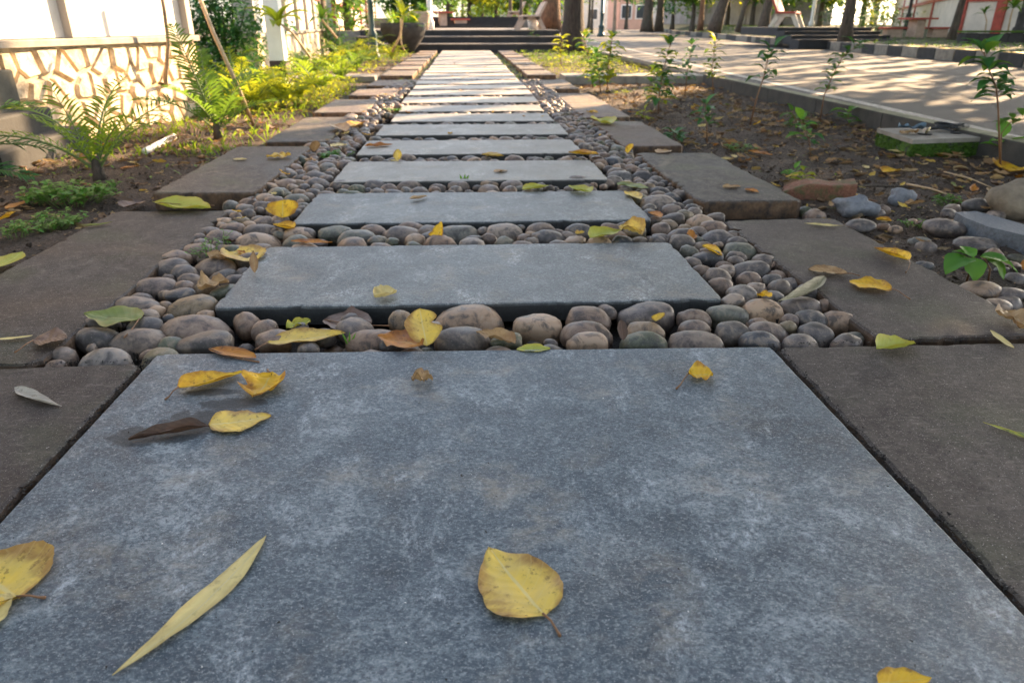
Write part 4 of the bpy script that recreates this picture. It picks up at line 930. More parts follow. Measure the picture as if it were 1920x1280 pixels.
# blade of grass in the first gap
e = MB(); b = G(655, 655, -.03)
for a in (-.5, .1, .6): leafquad(e, b, Vector((a * .6, .2, 1)), .045, .004, up=Vector((0, 1, 0)), droop=.2)
tag(e.build('grass_blade', M['green_b']), 'thin green grass sprout between first and second slabs', 'grass')
e = MB(); b = G(870, 350, -.03)
for a in (-.3, .1, .4): leafquad(e, b, Vector((a, .2, 1)), .055, .01, up=Vector((0, 1, 0)), droop=.1)
tag(e.build('grass_blade', M['green_b']), 'green sprout between third and fourth slabs', 'grass')

def frond(L, n, leafL, arch, mat, wl=.012, droop=.3, vee=.5):
    """pinnate frond growing along +Y and up, arching over"""
    pts = []; 
    for i in range(13):
        t = i / 12; a = arch[0] + (arch[1] - arch[0]) * t; 
        if i == 0: p = Vector((0, 0, 0))
        else: p = pts[-1] + Vector((0, math.cos(a), math.sin(a))) * L / 12
        pts.append(p)
    st = MB().tube(pts, [.006 * (1 - .8 * i / 12) * (L / .5) for i in range(13)], 5); L_ = MB()
    for k in range(n):
        t = .16 + .84 * k / n; i = min(11, int(t * 12)); q = pts[i].lerp(pts[i + 1], t * 12 - i); tg = (pts[i + 1] - pts[i]).normalized(); up = Vector((1, 0, 0)).cross(tg)
        ll = leafL * (math.sin(PI * min(1, t * .9 + .1)) ** .6) * R.uniform(.85, 1.1) + .01
        for s in (-1, 1):
            if R.random() < .07: continue
            d = Vector((s, 0, 0)) * 1.0 + tg * (.55 + .5 * t + R.uniform(-.18, .18)) + up * (vee + R.uniform(-.25, .25))
            leafquad(L_, q, d, ll * R.uniform(.75, 1.1), wl, up=up, fold=.5, droop=droop)
    return st, L_
FR = {}
def palm(px, py, label, fronds, mat='green', name='palm', base=None, wl=.012, trunk=None, cat='palm', stemmat='stem_g'):
    b = base or G(px, py, SOIL); e = empty(name, b, label, cat)
    for (az, L, a0, a1, n, ll) in fronds:
        key = (round(L, 2), a0, a1, n, ll, mat, wl)
        if key not in FR:
            st, lv = frond(L, n, ll, (a0, a1), mat, wl); k = len(st.v); me = bpy.data.meshes.new('frond')
            nst = len(st.f); st.add(lv.v, lv.f); me.from_pydata([tuple(v) for v in st.v], [], st.f); me.materials.append(M[mat]); me.materials.append(M[stemmat])
            for i, p in enumerate(me.polygons): p.material_index = 1 if i < nst else 0; p.use_smooth = True
            FR[key] = me
        o = bpy.data.objects.new('frond', FR[key]); C.objects.link(o); o.parent = e; o.rotation_euler = (0, R.uniform(-.3, .3), math.radians(az)); o.location = (0, 0, .03)
    if trunk: MB().tube([(0, 0, -.01), (0, 0, trunk[1] * .5), (0, 0, trunk[1])], [trunk[0], trunk[0] * .8, trunk[0] * .5], 8).build('trunk', M['bark'], e, True)
    return e
palm(188, 338, 'young feathery palm on the left soil bed nearest the camera', [(18, 0.48, 1.3, .2, 20, .12), (62, 0.57, 1.1, -.1, 22, .13), (-38, 0.48, 1.2, .15, 20, .12), (98, 0.57, .9, -.3, 22, .13), (-78, 0.41, 1.1, .2, 18, .11), (128, 0.34, 1.3, .5, 16, .10), (-115, 0.34, 1.3, .4, 16, .09), (40, 0.39, 1.45, .9, 18, .10), (-8, 0.53, 1.35, .3, 20, .12)], 'green_l', trunk=(.03, .10), wl=.009)
palm(412, 262, 'second young palm with upright fronds behind the near one', [(10, .55, 1.45, .6, 28, .14), (45, .6, 1.3, .1, 30, .15), (-30, .5, 1.3, .2, 28, .14), (90, .5, 1.0, -.1, 26, .13), (-80, .4, 1.0, .0, 24, .12), (140, .42, 1.3, .3, 24, .12), (-140, .34, 1.2, .3, 22, .10), (25, .65, 1.5, .9, 30, .13)], 'green', trunk=(.035, .12))
palm(395, 285, 'drooping dry orange-brown palm frond at the second palm\'s foot', [(70, .26, .9, -.7, 18, .10), (120, .22, .9, -.8, 16, .09)], 'L_tan', 'dry_frond', wl=.010, cat='dry frond', stemmat='stem')
palm(0, 0, 'palm at the left edge reaching blue-green fronds into the photo', [(-75, .55, .75, -.35, 30, .13), (-55, .6, 1.1, -.1, 30, .13), (-95, .5, .35, -.3, 28, .10), (-30, .55, 1.2, .2, 26, .12), (60, .5, 1.0, 0, 24, .12)], 'green_d', base=G(-150, 345, SOIL), trunk=(.04, .12))
# fern-like shrubs and bright cover to the left of the path
fl = lambda s, n=9: [(360 * k / n + R.uniform(-15, 15), s * R.choice((.8, 1.0, 1.2)), 1.25, R.choice((-.2, .2)), 16, .10) for k in range(n)]
for (px, py, s, mt, lb) in ((600, 180, .42, 'green_l', 'sunlit yellow-green fern nearest the fourth left paver'), (560, 196, .30, 'green_y', 'low yellow fern left of the sunlit one'),
        (640, 160, .45, 'green_l', 'sunlit fern beside the fifth left paver'), (668, 142, .45, 'green', 'green fern just before the cross kerb'), (500, 190, .40, 'green_l', 'yellow fern beneath the white post'),
        (455, 190, .55, 'green_y', 'tall lime fern behind the second palm'), (400, 180, .6, 'green_l', 'lime fern at the corner of the stone wall'), (695, 124, .5, 'green_y', 'fern beyond the cross kerb'), (735, 116, .5, 'green_y', 'far yellow fern near the bent stem'), (640, 118, .6, 'green', 'green fern against the far wall'), (560, 150, .5, 'green', 'fern right of the white post'), (530, 205, .34, 'green_y', 'low yellow fern left of the fourth left paver'), (480, 212, .3, 'green_y', 'small lime fern by the foot of the cane'), (590, 160, .5, 'green_l', 'tall sunlit fern beside the white post'), (430, 200, .42, 'green_l', 'lime fern right behind the second palm'), (660, 122, .5, 'green_y', 'yellow fern on the near side of the cross kerb'), (625, 140, .45, 'green_y', 'sunlit fern in the middle of the left fern row'), (700, 104, .7, 'green_l', 'farthest left fern before the big bowl')):
    palm(px, py, lb, fl(s), mt, 'fern', wl=.016, cat='fern')
mb = MB(); mb2 = MB()
def cover(mb, n, fx, Lr, hz):
    for _ in range(n):
        x, y = fx(); c = Vector((x, y, ground_z(x, y) + R.uniform(0, hz))); a = R.uniform(0, 6.3); leafquad(mb, c, Vector((math.cos(a), math.sin(a), R.uniform(.1, 1.3))), R.uniform(*Lr), R.uniform(*Lr) * .4, ns=2)
cover(mb, 3600, lambda: (R.uniform(-2.25, -1.1), 5.3 + 2.7 * R.random() ** .8), (.03, .07), .09)
cover(mb, 900, lambda: (R.uniform(-2.3, -1.15), 8.8 + 8 * R.random()), (.04, .09), .10)
cover(mb, 1500, lambda: (R.uniform(1.1, 2.5), 8.8 + 4.4 * R.random()), (.03, .06), .07)
tag(mb.build('ground_cover', M['green_y']), 'yellow-green ground cover of small leaves in the sunlit beds', 'ground cover', kind='stuff')
cover(mb2, 700, lambda: (R.choice((-1, 1)) * R.uniform(.57, .75), 8.5 + 8 * R.random()), (.02, .05), .03)
cover(mb2, 1500, lambda: (R.uniform(1.1, 2.6), 11.5 + 5 * R.random()), (.04, .08), .08)
cover(mb2, 500, lambda: (R.uniform(-2.3, -1.1), 3 + 3 * R.random()), (.02, .04), .03)
cover(mb2, 900, lambda: (R.uniform(-2.3, -1.1), 12 + 5 * R.random()), (.05, .09), .12)
cover(mb2, 60, lambda: (R.uniform(1.2, 2.5), 2.6 + 4 * R.random()), (.015, .03), .01)
for _ in range(1500):
    x = R.uniform(-2.3, -1.1); y = 3.6 + 3.6 * R.random()
    if nz3(x * 2, y * 2, 1) < R.uniform(-.3, .2): continue
    c = Vector((x, y, ground_z(x, y))); leafquad(mb2, c, Vector((R.uniform(-.6, .6), R.uniform(-.6, .6), 1)), R.uniform(.04, .13), R.uniform(.005, .01), up=Vector((R.uniform(-1, 1), 1, 0)), droop=R.uniform(.1, .6))
tag(mb2.build('grass', M['green_l']), 'short green grass and weeds at the far end of the path beds', 'grass', kind='stuff')

# plumeria-like saplings with leaning stems and rosettes of strap leaves
def strap_plant(pts, label, n, L, W, mat, r=.012, mats=('straw',)):
    b = pts[0]; e = empty('frangipani_sapling', b, label, 'sapling'); q = [p - b for p in pts]
    MB().tube(q, [r * (1 - .35 * i / (len(q) - 1)) for i in range(len(q))], 8).build('stem', M['straw'], e, True)
    me, _ = leaf_mesh_data('leaf', M[mat], L=1, W=W, shape='lance', fold=.35, curl=-.3, seed=n, nv=8, nu=4)
    for k in range(n):
        o = bpy.data.objects.new('leaf', me); C.objects.link(o); o.parent = e; o.location = q[-1] + Vector((0, 0, R.uniform(-.04, .01))); a = k * 2.4; el = R.uniform(-.35, 1.0)
        s = L * R.uniform(.75, 1.1); o.scale = (s, s, s); o.rotation_mode = 'QUATERNION'; o.rotation_quaternion = Vector((math.cos(a) * math.cos(el), math.sin(a) * math.cos(el), math.sin(el))).to_track_quat('Y', 'Z')
    return e
def pl(*pp): return [P(a, b_, y_) for a, b_, y_ in pp]
strap_plant(pl((582, 108, 6.9), (548, 62, 6.8), (522, 42, 6.7)), 'leaning frangipani sapling with big bright leaves before the white post', 10, .30, .30, 'green_y')
strap_plant(pl((632, 72, 9.5), (616, 52, 9.5), (603, 36, 9.5)), 'leaning sapling with dark strap leaves before the far wall', 9, .30, .22, 'green', .014)
strap_plant(pl((735, 98, 12.5), (750, 68, 12.5), (756, 30, 12.5)), 'bent pale stem with a leafy top before the big bowl', 11, .38, .22, 'green_y', .02)
strap_plant(pl((758, 96, 14.5), (752, 80, 14.5), (751, 34, 14.5)), 'thin upright stem behind the bent one', 7, .35, .2, 'green', .018)
tag(MB().tube([G(478, 240, SOIL)] + pl((447, 165, 4.45), (400, 62, 4.6), (368, -20, 4.7)), [.011, .012, .012, .011], 8).build('cane_stake', M['straw'], None, True), 'long pale cane leaning left across the second palm', 'cane')
tag(MB().tube([G(322, 206, SOIL)] + pl((310, 150, 4.95), (316, 80, 4.95), (308, 20, 4.95), (300, -30, 4.95)), [.013, .014, .013, .012, .012], 8).build('bare_stem', M['bark_p'], None, True), 'bent bare pale stem rising before the stone wall', 'stem')

# ------------------------------------------------------------------ walls
def voro(x0, x1, z0, z1, nx_, nz_, seed, inset=.006):
    rr = random.Random(seed); pts = []
    for i in range(nx_):
        for j in range(nz_): pts.append(((i + .5 + rr.uniform(-.42, .42)) * (x1 - x0) / nx_ + x0, (j + .5 + rr.uniform(-.4, .4)) * (z1 - z0) / nz_ + z0))
    cells = []
    for k, (a, b_) in enumerate(pts):
        poly = [Vector((x0, z0)), Vector((x1, z0)), Vector((x1, z1)), Vector((x0, z1))]; c = Vector((a, b_))
        for m_, (p, q) in enumerate(pts):
            if m_ == k: continue
            d = Vector((p, q)) - c
            if d.length > .8: continue
            n_ = d.normalized(); lim = d.length / 2 - inset; out = []
            for i in range(len(poly)):
                A = poly[i]; B = poly[(i + 1) % len(poly)]; da = (A - c).dot(n_) - lim; db = (B - c).dot(n_) - lim
                if da <= 0: out.append(A)
                if da * db < 0: out.append(A.lerp(B, da / (da - db)))
            poly = out
            if len(poly) < 3: break
        if len(poly) >= 3: cells.append((c, poly))
    return cells
def wall(name, A, B, label, zc, ztop, stones, panel, panels, railz, cat='wall', seed=1, pier_w=.09, redpiers=False, railh=.05):
    """wall whose face (local -Y) runs from A to B; local x along it"""
    A = Vector(A); B = Vector(B); d = B - A; L = d.length; e = empty(name, (A.x, A.y, 0), label, cat, None, math.atan2(d.y, d.x))
    z0 = A.z if len(A) > 2 else SOIL
    MB().box(0, L, .014, .22, z0 - .1, zc - .035).build('core', M['mortar'], e)
    if stones:
        for c, poly in voro(0, L, z0 - .02, zc - .045, *stones, seed, .006):
            n = len(poly); dep = R.uniform(.0, .012); vs = [(p.x, .035, p.y) for p in poly] + [(c.x + (p.x - c.x) * .93, .012 - dep * .5, c.y + (p.y - c.y) * .93) for p in poly] + [(c.x + (p.x - c.x) * .8, -dep + R.uniform(-.003, .003), c.y + (p.y - c.y) * .8) for p in poly]
            fs = [(k * n + i, k * n + (i + 1) % n, (k + 1) * n + (i + 1) % n, (k + 1) * n + i) for k in range(2) for i in range(n)] + [tuple(range(2 * n, 3 * n))]
            mesh_obj('stone', vs, fs, M['wstone'], e)
    MB().box(-.01, L + .01, -.035, .24, zc - .035, zc, .008).build('coping', M['conc'], e)
    MB().box(0, L, .07, .2, zc + .002, ztop).build('wall_core', M['plaster_g'], e)
    nP = panels; wd = L / nP
    for k in range(nP): MB().box(k * wd + pier_w / 2, (k + 1) * wd - pier_w / 2, .05, .0685, zc + .004, ztop - .01, .003).build('panel', M[panel], e)
    for k in range(nP + 1):
        x = k * wd; MB().box(max(-.01, x - pier_w / 2), min(L + .01, x + pier_w / 2), .0, .066, zc + .003, ztop, .004).build('pier', M['red'] if redpiers else M['plaster_g'], e)
    if railz:
        for k in range(nP): MB().box(k * wd + pier_w / 2 + .002, (k + 1) * wd - pier_w / 2 - .002, .012, .048, railz, railz + railh, .004).build('rail', M['red'], e)
    return e
# for a wall left of the path its face must look to +X: run from far to near so local -Y points to +X
wall('boundary_wall', (-2.62, 2.2), (X(362, 5.5, .5), 5.5), 'white plaster boundary wall on a rubble stone base at the left edge', .475, 1.5, (30, 4), 'plaster', 3, .78, seed=3)
wall('boundary_wall', (X(480, 8.2, .5), 8.2), (-2.95, 17.0), 'second stretch of plaster wall on rough stone behind the ferns', .45, 1.6, (34, 2), 'plaster', 7, .95, seed=5, pier_w=.14)
wall('boundary_wall', (-3.1, 19.0), (-3.8, 34.0), 'far plaster wall stretch with red rail beyond the lamp post', .5, 1.7, None, 'plaster', 6, .95, seed=6, pier_w=.2, redpiers=True)
# pillar at the left edge, stepped plinth with shade put into its dark colours
pc = G(-82, 303, SOIL); e = empty('lamp_pillar', pc, 'brown pillar on a stepped dark plinth at the left edge', 'pillar', None, .06)
MB().box(-.44, .44, -.44, .44, -.03, .105, .012).build('lower_step', M['plinth_d'], e)
MB().box(-.33, .33, -.33, .33, .105, .215, .012).build('upper_step', M['plinth_d'], e)
MB().box(-.24, .24, -.24, .24, .215, .40, .01).build('plinth', M['plinth'], e)
MB().box(-.19, .19, -.19, .19, .40, 2.2, .01).build('shaft', M['brown_p'], e)
q = pc + Vector((.20, -.21, 0)); 
tag(MB().tube([(q.x, q.y, .95), (q.x + .005, q.y, .6), (q.x + .01, q.y - .005, .50), (q.x + .012, q.y - .01, .47)], .012, 8).build('rope', M['bluep'], None, True), 'blue rope hanging down the brown pillar', 'rope')
ring = [(q.x + .0 + .045 * math.cos(a), q.y - .012, .425 + .06 * math.sin(a)) for a in [i * 2 * PI / 18 for i in range(19)]]
tag(MB().tube(ring, .010, 8).build('yellow_ring', M['yellow'], None, True), 'yellow ring hanging from the blue rope on the pillar', 'ring')
# white post with dark base
b = P(528, 152, 7.0); e = empty('marker_post', Vector((b.x, b.y, SOIL)), 'white square post with a brown lower end among the ferns', 'post')
MB().box(-.07, .07, -.07, .07, 0, .30, .008).build('base', M['brown_p'], e); MB().box(-.066, .066, -.066, .066, .30, 1.6, .008).build('shaft', M['white'], e)
# low dark beam/kerb stone left of the post
tag(MB().box(-2.5, -1.45, 7.6, 7.78, SOIL, .06, .01).build('low_kerb', M['conc'], None), 'short low concrete kerb behind the white post', 'kerb')
# dark shrubs in the recess
def shrub(c, rx, rz, n, mat, label, s=.07, cat='shrub', name='shrub', ry=None):
    e = empty(name, c, label, cat); L_ = MB(); rr = random.Random(int(c[0] * 100)); st = MB(); ry = ry or rx
    for k in range(7):
        a = rr.uniform(0, 6.3); st.tube([(0, 0, 0), (rx * .3 * math.cos(a), ry * .3 * math.sin(a), rz * .9), (rx * .6 * math.cos(a), ry * .6 * math.sin(a), rz * 1.5)], [.015, .01, .005], 5)
    for _ in range(n):
        a = rr.uniform(0, 6.3); v = rr.uniform(-1, 1); r = rr.random() ** .35; k = 1 + .35 * mnoise.noise(Vector((a, v * 2, c[0])))
        p = Vector((rx * r * k * math.cos(a) * math.sqrt(1 - v * v), ry * r * k * math.sin(a) * math.sqrt(1 - v * v), rz + rz * r * k * v)); an = rr.uniform(0, 6.3)
        leafquad(L_, p, Vector((math.cos(an), math.sin(an), rr.uniform(-.5, .8))), s * rr.uniform(.6, 1.3), s * .45, ns=2)
    st.build('branches', M['bark'], e, True); L_.build('foliage', M[mat], e); return e
shrub((X(415, 7.4, .5), 7.4, SOIL), .42, .5, 2600, 'green_d', 'dark bush filling the gap between the two wall stretches', .08)
shrub((X(425, 9.5, .5), 9.5, SOIL), .8, .9, 2600, 'green_d', 'tall dark bush behind the gap in the wall', .10)
shrub((-2.6, 15.2, SOIL), .35, .35, 700, 'green_d', 'dark shrub left of the lamp post', .09)

# ------------------------------------------------------------------ kerbs and road
kb = empty('bed_kerb', (2.55, 3, SOIL), 'long low mossy kerb between the right soil bed and the road', 'kerb')
yy = -1.0
while yy < 7.9:
    MB().box(.0, .10, yy - 3 + .004, yy - 3 + .896 + .0, 0, .105, .006).build('kerb_stone', M['kerb'], kb); yy += .9
ck = empty('cross_kerb', (1.1, 8.1, SOIL), 'pale cross kerb on the right between soil bed and planted bed', 'kerb')
for k in range(2): MB().box(-.03 + k * .78, -.03 + k * .78 + .775, .0, .48, 0, .085, .008).build('kerb_stone', M['conc'], ck)
ck = empty('cross_kerb', (-2.5, 8.6, SOIL), 'pale cross kerb on the left before the far ferns', 'kerb')
for k in range(2): MB().box(k * .74, k * .74 + .735, .0, .45, 0, .06, .008).build('kerb_stone', M['conc'], ck)
kb2 = empty('bed_kerb', (2.7, 8.1, SOIL), 'kerb of the second planted bed beyond the cross kerb', 'kerb')
for k in range(9): MB().box(.0, .12, k * .9 + .5, k * .9 + 1.396, 0, .09, .006).build('kerb_stone', M['conc'], kb2)
farx = [(-30, 5.2), (0, 7.0), (10.1, 7.78), (13.7, 8.1), (22.4, 9.0), (45, 12.2), (72, 17.5), (140, 34)]
def fx(y):
    for (a, b_), (c, d) in zip(farx, farx[1:]):
        if a <= y <= c: return b_ + (d - b_) * (y - a) / (c - a)
    return farx[-1][1]
rv = []; ry_ = [-30, -10, 0, 4, 7, 10.1, 13.7, 18, 22.4, 30, 45, 72, 140]
def nearx(y): return 2.652 if y < 17 else 2.652 + (y - 17) * .10
for y in ry_: rv += [(nearx(y), y, -.012), (fx(y) + .3, y, -.012)]
tag(mesh_obj('road', rv, [(2 * i, 2 * i + 1, 2 * i + 3, 2 * i + 2) for i in range(len(ry_) - 1)], M['asphalt']), kind='structure')
rd = bpy.data.objects['road']
lv = []; ly = [1.5, 3, 5.5, 7.5, 10, 13.5, 16, 19.5, 26]
lx = lambda y: 2.86 + max(0, y - 3) * .0625 * (.8 if y < 13 else 1)
for y in ly: lv += [(lx(y), y, -.008), (lx(y) + .10, y, -.008)]
mesh_obj('edge_line', lv, [(2 * i, 2 * i + 1, 2 * i + 3, 2 * i + 2) for i in range(len(ly) - 1)], M['line'], rd)
a, b_, c, d = G(1455, 107), G(1555, 122), G(1840, 163), G(1925, 176)
ll = [a, b_, c, d]; lv = []
for p in ll: lv += [(p.x - .04, p.y, -.008), (p.x + .05, p.y, -.008)]
m_ = NM('worn_lane_line', .85); m_.col(m_.ramp(m_.noise(m_.pos(), 40, 5, .7), [(.4, (.10, .095, .09)), (.6, (.24, .22, .20))])); M['lane'] = m_.m
mesh_obj('lane_line', lv, [(0, 1, 3, 2), (2, 3, 5, 4), (4, 5, 7, 6)], M['lane'], rd)
# far verge with kerb stones, raised bank
fk = empty('far_kerb', (0, 0, 0), 'block kerb along the far side of the road with dark and faded yellow stones', 'kerb')
y = 6.0; k = 0
while y < 60:
    Ls = .6 if y < 25 else 1.8; x0 = fx(y); x1 = fx(y + Ls); ang = math.atan2(x1 - x0, Ls)
    m2 = MB().box(0, .22, .012, Ls - .012, -.05, .165, .012)
    o = m2.build('kerb_stone', M['conc_d'] if k % 2 else M['conc'], fk, False, (x0, y, 0)); o.rotation_euler = (0, 0, -ang)
    if 9.5 < y < 13.2 and k % 3 != 2:
        o2 = MB().box(.02, .17, .05, Ls - .05, .1655, .170).build('yellow_top', M['yellow'], fk, False, (x0, y, 0)); o2.rotation_euler = (0, 0, -ang)
    y += Ls; k += 1
vv = []; vy = [-30, 0, 6, 10, 14, 18, 22.4, 30, 45, 72, 140]
vz = lambda y: .165 if y < 17 else min(.42, .165 + (y - 17) * .028)
for y in vy: vv += [(fx(y) + .2, y, .14), (fx(y) + .9, y, .155), (fx(y) + 1.8, y, vz(y)), (fx(y) + 30, y, vz(y))]
m_ = NM('verge_grass_soil', .95); n_ = m_.noise(m_.pos(), 6, 6, .7); m_.col(m_.ramp(n_, [(.35, (.035, .035, .016)), (.55, (.07, .075, .025)), (.7, (.12, .095, .05))])); m_.bump(m_.noise(m_.pos(), 40, 5, .7), .8, .03); M['verge'] = m_.m
tag(mesh_obj('verge', vv, [(4 * i + j, 4 * i + j + 1, 4 * i + j + 5, 4 * i + j + 4) for i in range(len(vy) - 1) for j in range(3)], M['verge']), kind='structure')
mbv = MB()
for _ in range(2500):
    y = R.uniform(8, 40); x = fx(y) + R.uniform(.3, 3); z = .14 + (vz(y) - .14) * min(1, (x - fx(y) - .2) / 1.6); a = R.uniform(0, 6.3)
    leafquad(mbv, Vector((x, y, z)), Vector((math.cos(a), math.sin(a), R.uniform(.5, 2))), R.uniform(.03, .10), .03, ns=2)
tag(mbv.build('verge_grass', M['green']), 'short grass and weeds on the bank beyond the road', 'grass', kind='stuff')

# ------------------------------------------------------------------ steps at the end of the path
tr = empty('step_flight', (0, 17.2, 0), 'flight of dark stone steps closing the far end of the path', 'steps')
for k, (y0, z0) in enumerate(((0, -.05), (.75, .15), (1.5, .28))):
    zt_ = (.13, .27, .40)[k]
    MB().box(-2.5, 2.3, y0, y0 + (3 if k == 2 else .80), z0 - .12, zt_ - .03).build('riser', M['step'], tr)
    MB().box(-2.52, 2.32, y0 - .02, y0 + (9 if k == 2 else .76), zt_ - .03, zt_, .006).build('tread', M['step_l'], tr)
tr = empty('step_flight', (0, 27, .4), 'second darker flight of steps rising behind the first', 'steps')
for k in range(5):
    MB().box(-2.6, 2.0, k * .45, k * .45 + .46, -.45, k * .075 + .05).build('riser', M['step'], tr)
    MB().box(-2.6, 2.0, k * .45 - .02, k * .45 + .44, k * .075 + .05, k * .075 + .065).build('tread', M['conc_d'], tr)
tag(MB().box(-5.5, 3.0, 29.2, 60, -.1, .72).build('terrace', M['conc'], None), kind='structure')
tag(MB().box(-5.5, -2.53, 18.9, 29.1, -.1, .38).build('terrace', M['conc'], None), kind='structure')
# big planter bowl, pot
b = P(757, 76, 16.2); e = empty('planter_bowl', (b.x, b.y, .13 - .0), 'big grey concrete bowl left of the steps', 'planter')
MB().lathe([(.18, -.15), (.30, .0), (.42, .16), (.47, .30), (.46, .42), (.42, .43), (.40, .36), (.05, .34)], 0, 0, 28).build('bowl', M['conc_d'], e, True)
shr = MB()
for _ in range(160):
    a = R.uniform(0, 6.3); el = R.uniform(.2, 1.4); leafquad(shr, Vector((.2 * math.cos(a), .2 * math.sin(a), .36)), Vector((math.cos(a) * math.cos(el), math.sin(a) * math.cos(el), math.sin(el))), R.uniform(.2, .5), .05)
shr.build('foliage', M['green'], e)
b = P(792, 36, 20); e = empty('flower_pot', (b.x, b.y, .40), 'pale clay pot with a plant behind the big bowl', 'pot')
MB().lathe([(.14, 0), (.17, .15), (.20, .33), (.23, .40), (.20, .42), (.05, .38)], 0, 0, 20).build('pot', M['bench'], e, True)
shr = MB()
for _ in range(120):
    a = R.uniform(0, 6.3); el = R.uniform(.0, 1.4); leafquad(shr, Vector((0, 0, .42)), Vector((math.cos(a) * math.cos(el), math.sin(a) * math.cos(el), math.sin(el))), R.uniform(.15, .35), .05)
shr.build('foliage', M['green_b'], e)
# lamp posts
def lamp(px, y, z0, label, r=.055, mat='metal_g'):
    x = X(px, y, .5); e = empty('street_lamp', (x, y, z0), label, 'lamp post')
    MB().lathe([(r * 2.2, 0), (r * 2.2, .1), (r * 1.6, .14), (r * 1.5, .4), (r * 1.7, .43), (r, .5), (r, .9), (r * 1.35, .93), (r, .96), (r * .8, 3.2)], 0, 0, 14).build('post', M[mat], e, True)
    MB().lathe([(.05, 3.2), (.14, 3.25), (.18, 3.5), (.06, 3.6), (.02, 3.7)], 0, 0, 14).build('lantern', M['white'], e, True)
    return e
lamp(697, 13.5, SOIL, 'dark green lamp post left of the big bowl', .05)
lamp(1128, 34, 0, 'dark lamp post on the far pavement right of the trunk', .08)
lamp(1700, 24, .34, 'thin dark lamp post before the red and white wall', .05, 'conc_d')
lamp(1912, 17, .34, 'dark post at the right edge beyond the road', .06, 'conc_d')
for (px, y, lb) in ((806, 21, 'grey post behind the steps at left'), (1522, 30, 'white post near the red bench'), ):
    x = X(px, y, .6); e = tag(MB().lathe([(.11, 0), (.11, .25), (.07, .3), (.07, 3.5)], 0, 0, 12).build('post', M['white'], None, True, (x, y, .34)), lb, 'post')

# benches: side profile seat with splayed legs
def bench(px, y, z0, s, rz, label, m1='bench', m2='bench', long=1.3):
    x = X(px, y, z0 + .3); e = empty('park_bench', (x, y, z0), label, 'bench', None, rz)
    h = long / 2
    MB().box(-.24, .24, -h, h, .40 * s, .46 * s, .02).build('seat', M[m2], e)
    bk = MB(); bk.add([(.20, yy, zz) for yy in (-h, h) for zz in (.46 * s, .46 * s)], [])
    v = []
    for yy in (-h, h): v += [(.17, yy, .44 * s), (.23, yy, .43 * s), (.40, yy, .86 * s), (.35, yy, .88 * s)]
    MB().add(v, [(0, 1, 2, 3), (7, 6, 5, 4), (0, 4, 5, 1), (1, 5, 6, 2), (2, 6, 7, 3), (3, 7, 4, 0)]).build('backrest', M[m2], e)
    for yy in (-h * .8, h * .8):
        l = MB()
        for sx in (-1, 1):
            xb = .34 * sx; xt = .16 * sx
            l.add([(xb - .05, yy - .05, 0), (xb + .05, yy - .05, 0), (xb + .05, yy + .05, 0), (xb - .05, yy + .05, 0), (xt - .07, yy - .05, .40 * s), (xt + .07, yy - .05, .40 * s), (xt + .07, yy + .05, .40 * s), (xt - .07, yy + .05, .40 * s)],
                  [(3, 2, 1, 0), (4, 5, 6, 7), (0, 1, 5, 4), (1, 2, 6, 5), (2, 3, 7, 6), (3, 0, 4, 7)])
        l.box(-.2, .2, yy - .05, yy + .05, .32 * s, .398 * s); l.build('leg', M[m1], e)
    return e
bench(993, 20.3, .40, .74, 0.0, 'whitewashed concrete bench on the platform above the steps')
bench(965, 30, .60, .8, 0, 'smaller concrete bench farther back beyond the steps')
bench(1478, 19.8, .455, .8, 2.6, 'white concrete bench with a red backrest beyond the road', 'conc_w', 'red', 1.1)
o = MB().lathe([(.11, 0), (.13, .14), (.15, .26)], 0, 0, 16).build('bucket', M['white'], None, True, (X(999, 20.1, .4), 20.1, .40)); tag(o, 'white bucket under the concrete bench', 'bucket')
# concrete tables
def table(px, y, z0, label, rz=0, sc=.8):
    x = X(px, y, z0 + .3); e = empty('picnic_table', (x, y, z0), label, 'table', None, rz); e.scale = (sc, sc, sc)
    MB().box(-.5, .5, -.4, .4, .66, .72, .015).build('tabletop', M['red'], e); MB().box(-.16, .16, -.25, .25, 0, .66, .02).build('pedestal', M['bench'], e)
    for sx in (-1, 1):
        MB().box(.85 * sx - .42, .85 * sx + .42, -.22, .22, .36, .42, .015).build('seat', M['red'], e)
        MB().prism([(.85 * sx - .28, -.15), (.85 * sx + .28, -.15), (.85 * sx + .28, .15), (.85 * sx - .28, .15)], 0, .36, .01).build('seat_support', M['bench'], e)
table(1718, 19.0, .16, 'red-topped concrete picnic table with two seats beyond the road', .05, .72)
table(830, 27.5, .38, 'red picnic table on the platform left of the steps', .2, .75)
# pavement under benches on the right, steps there
tr = empty('step_flight', (0, 0, 0), 'low dark steps leading up beyond the road on the right', 'steps')
for k in range(4):
    y = 17.6 + k * .5; a = X(1500, 17.6, .3) + .02 * k; b_ = X(1690, 17.6, .3) + .02 * k; z_ = .20 + .085 * k
    MB().box(a, b_, y, y + .52 if k < 3 else y + 2.6, z_ - .2, z_ - .02).build('riser', M['step'], tr); MB().box(a, b_, y - .02, y + .48 if k < 3 else y + 2.6, z_ - .02, z_, .004).build('tread', M['step_l'] if k == 3 else M['conc_d'], tr)
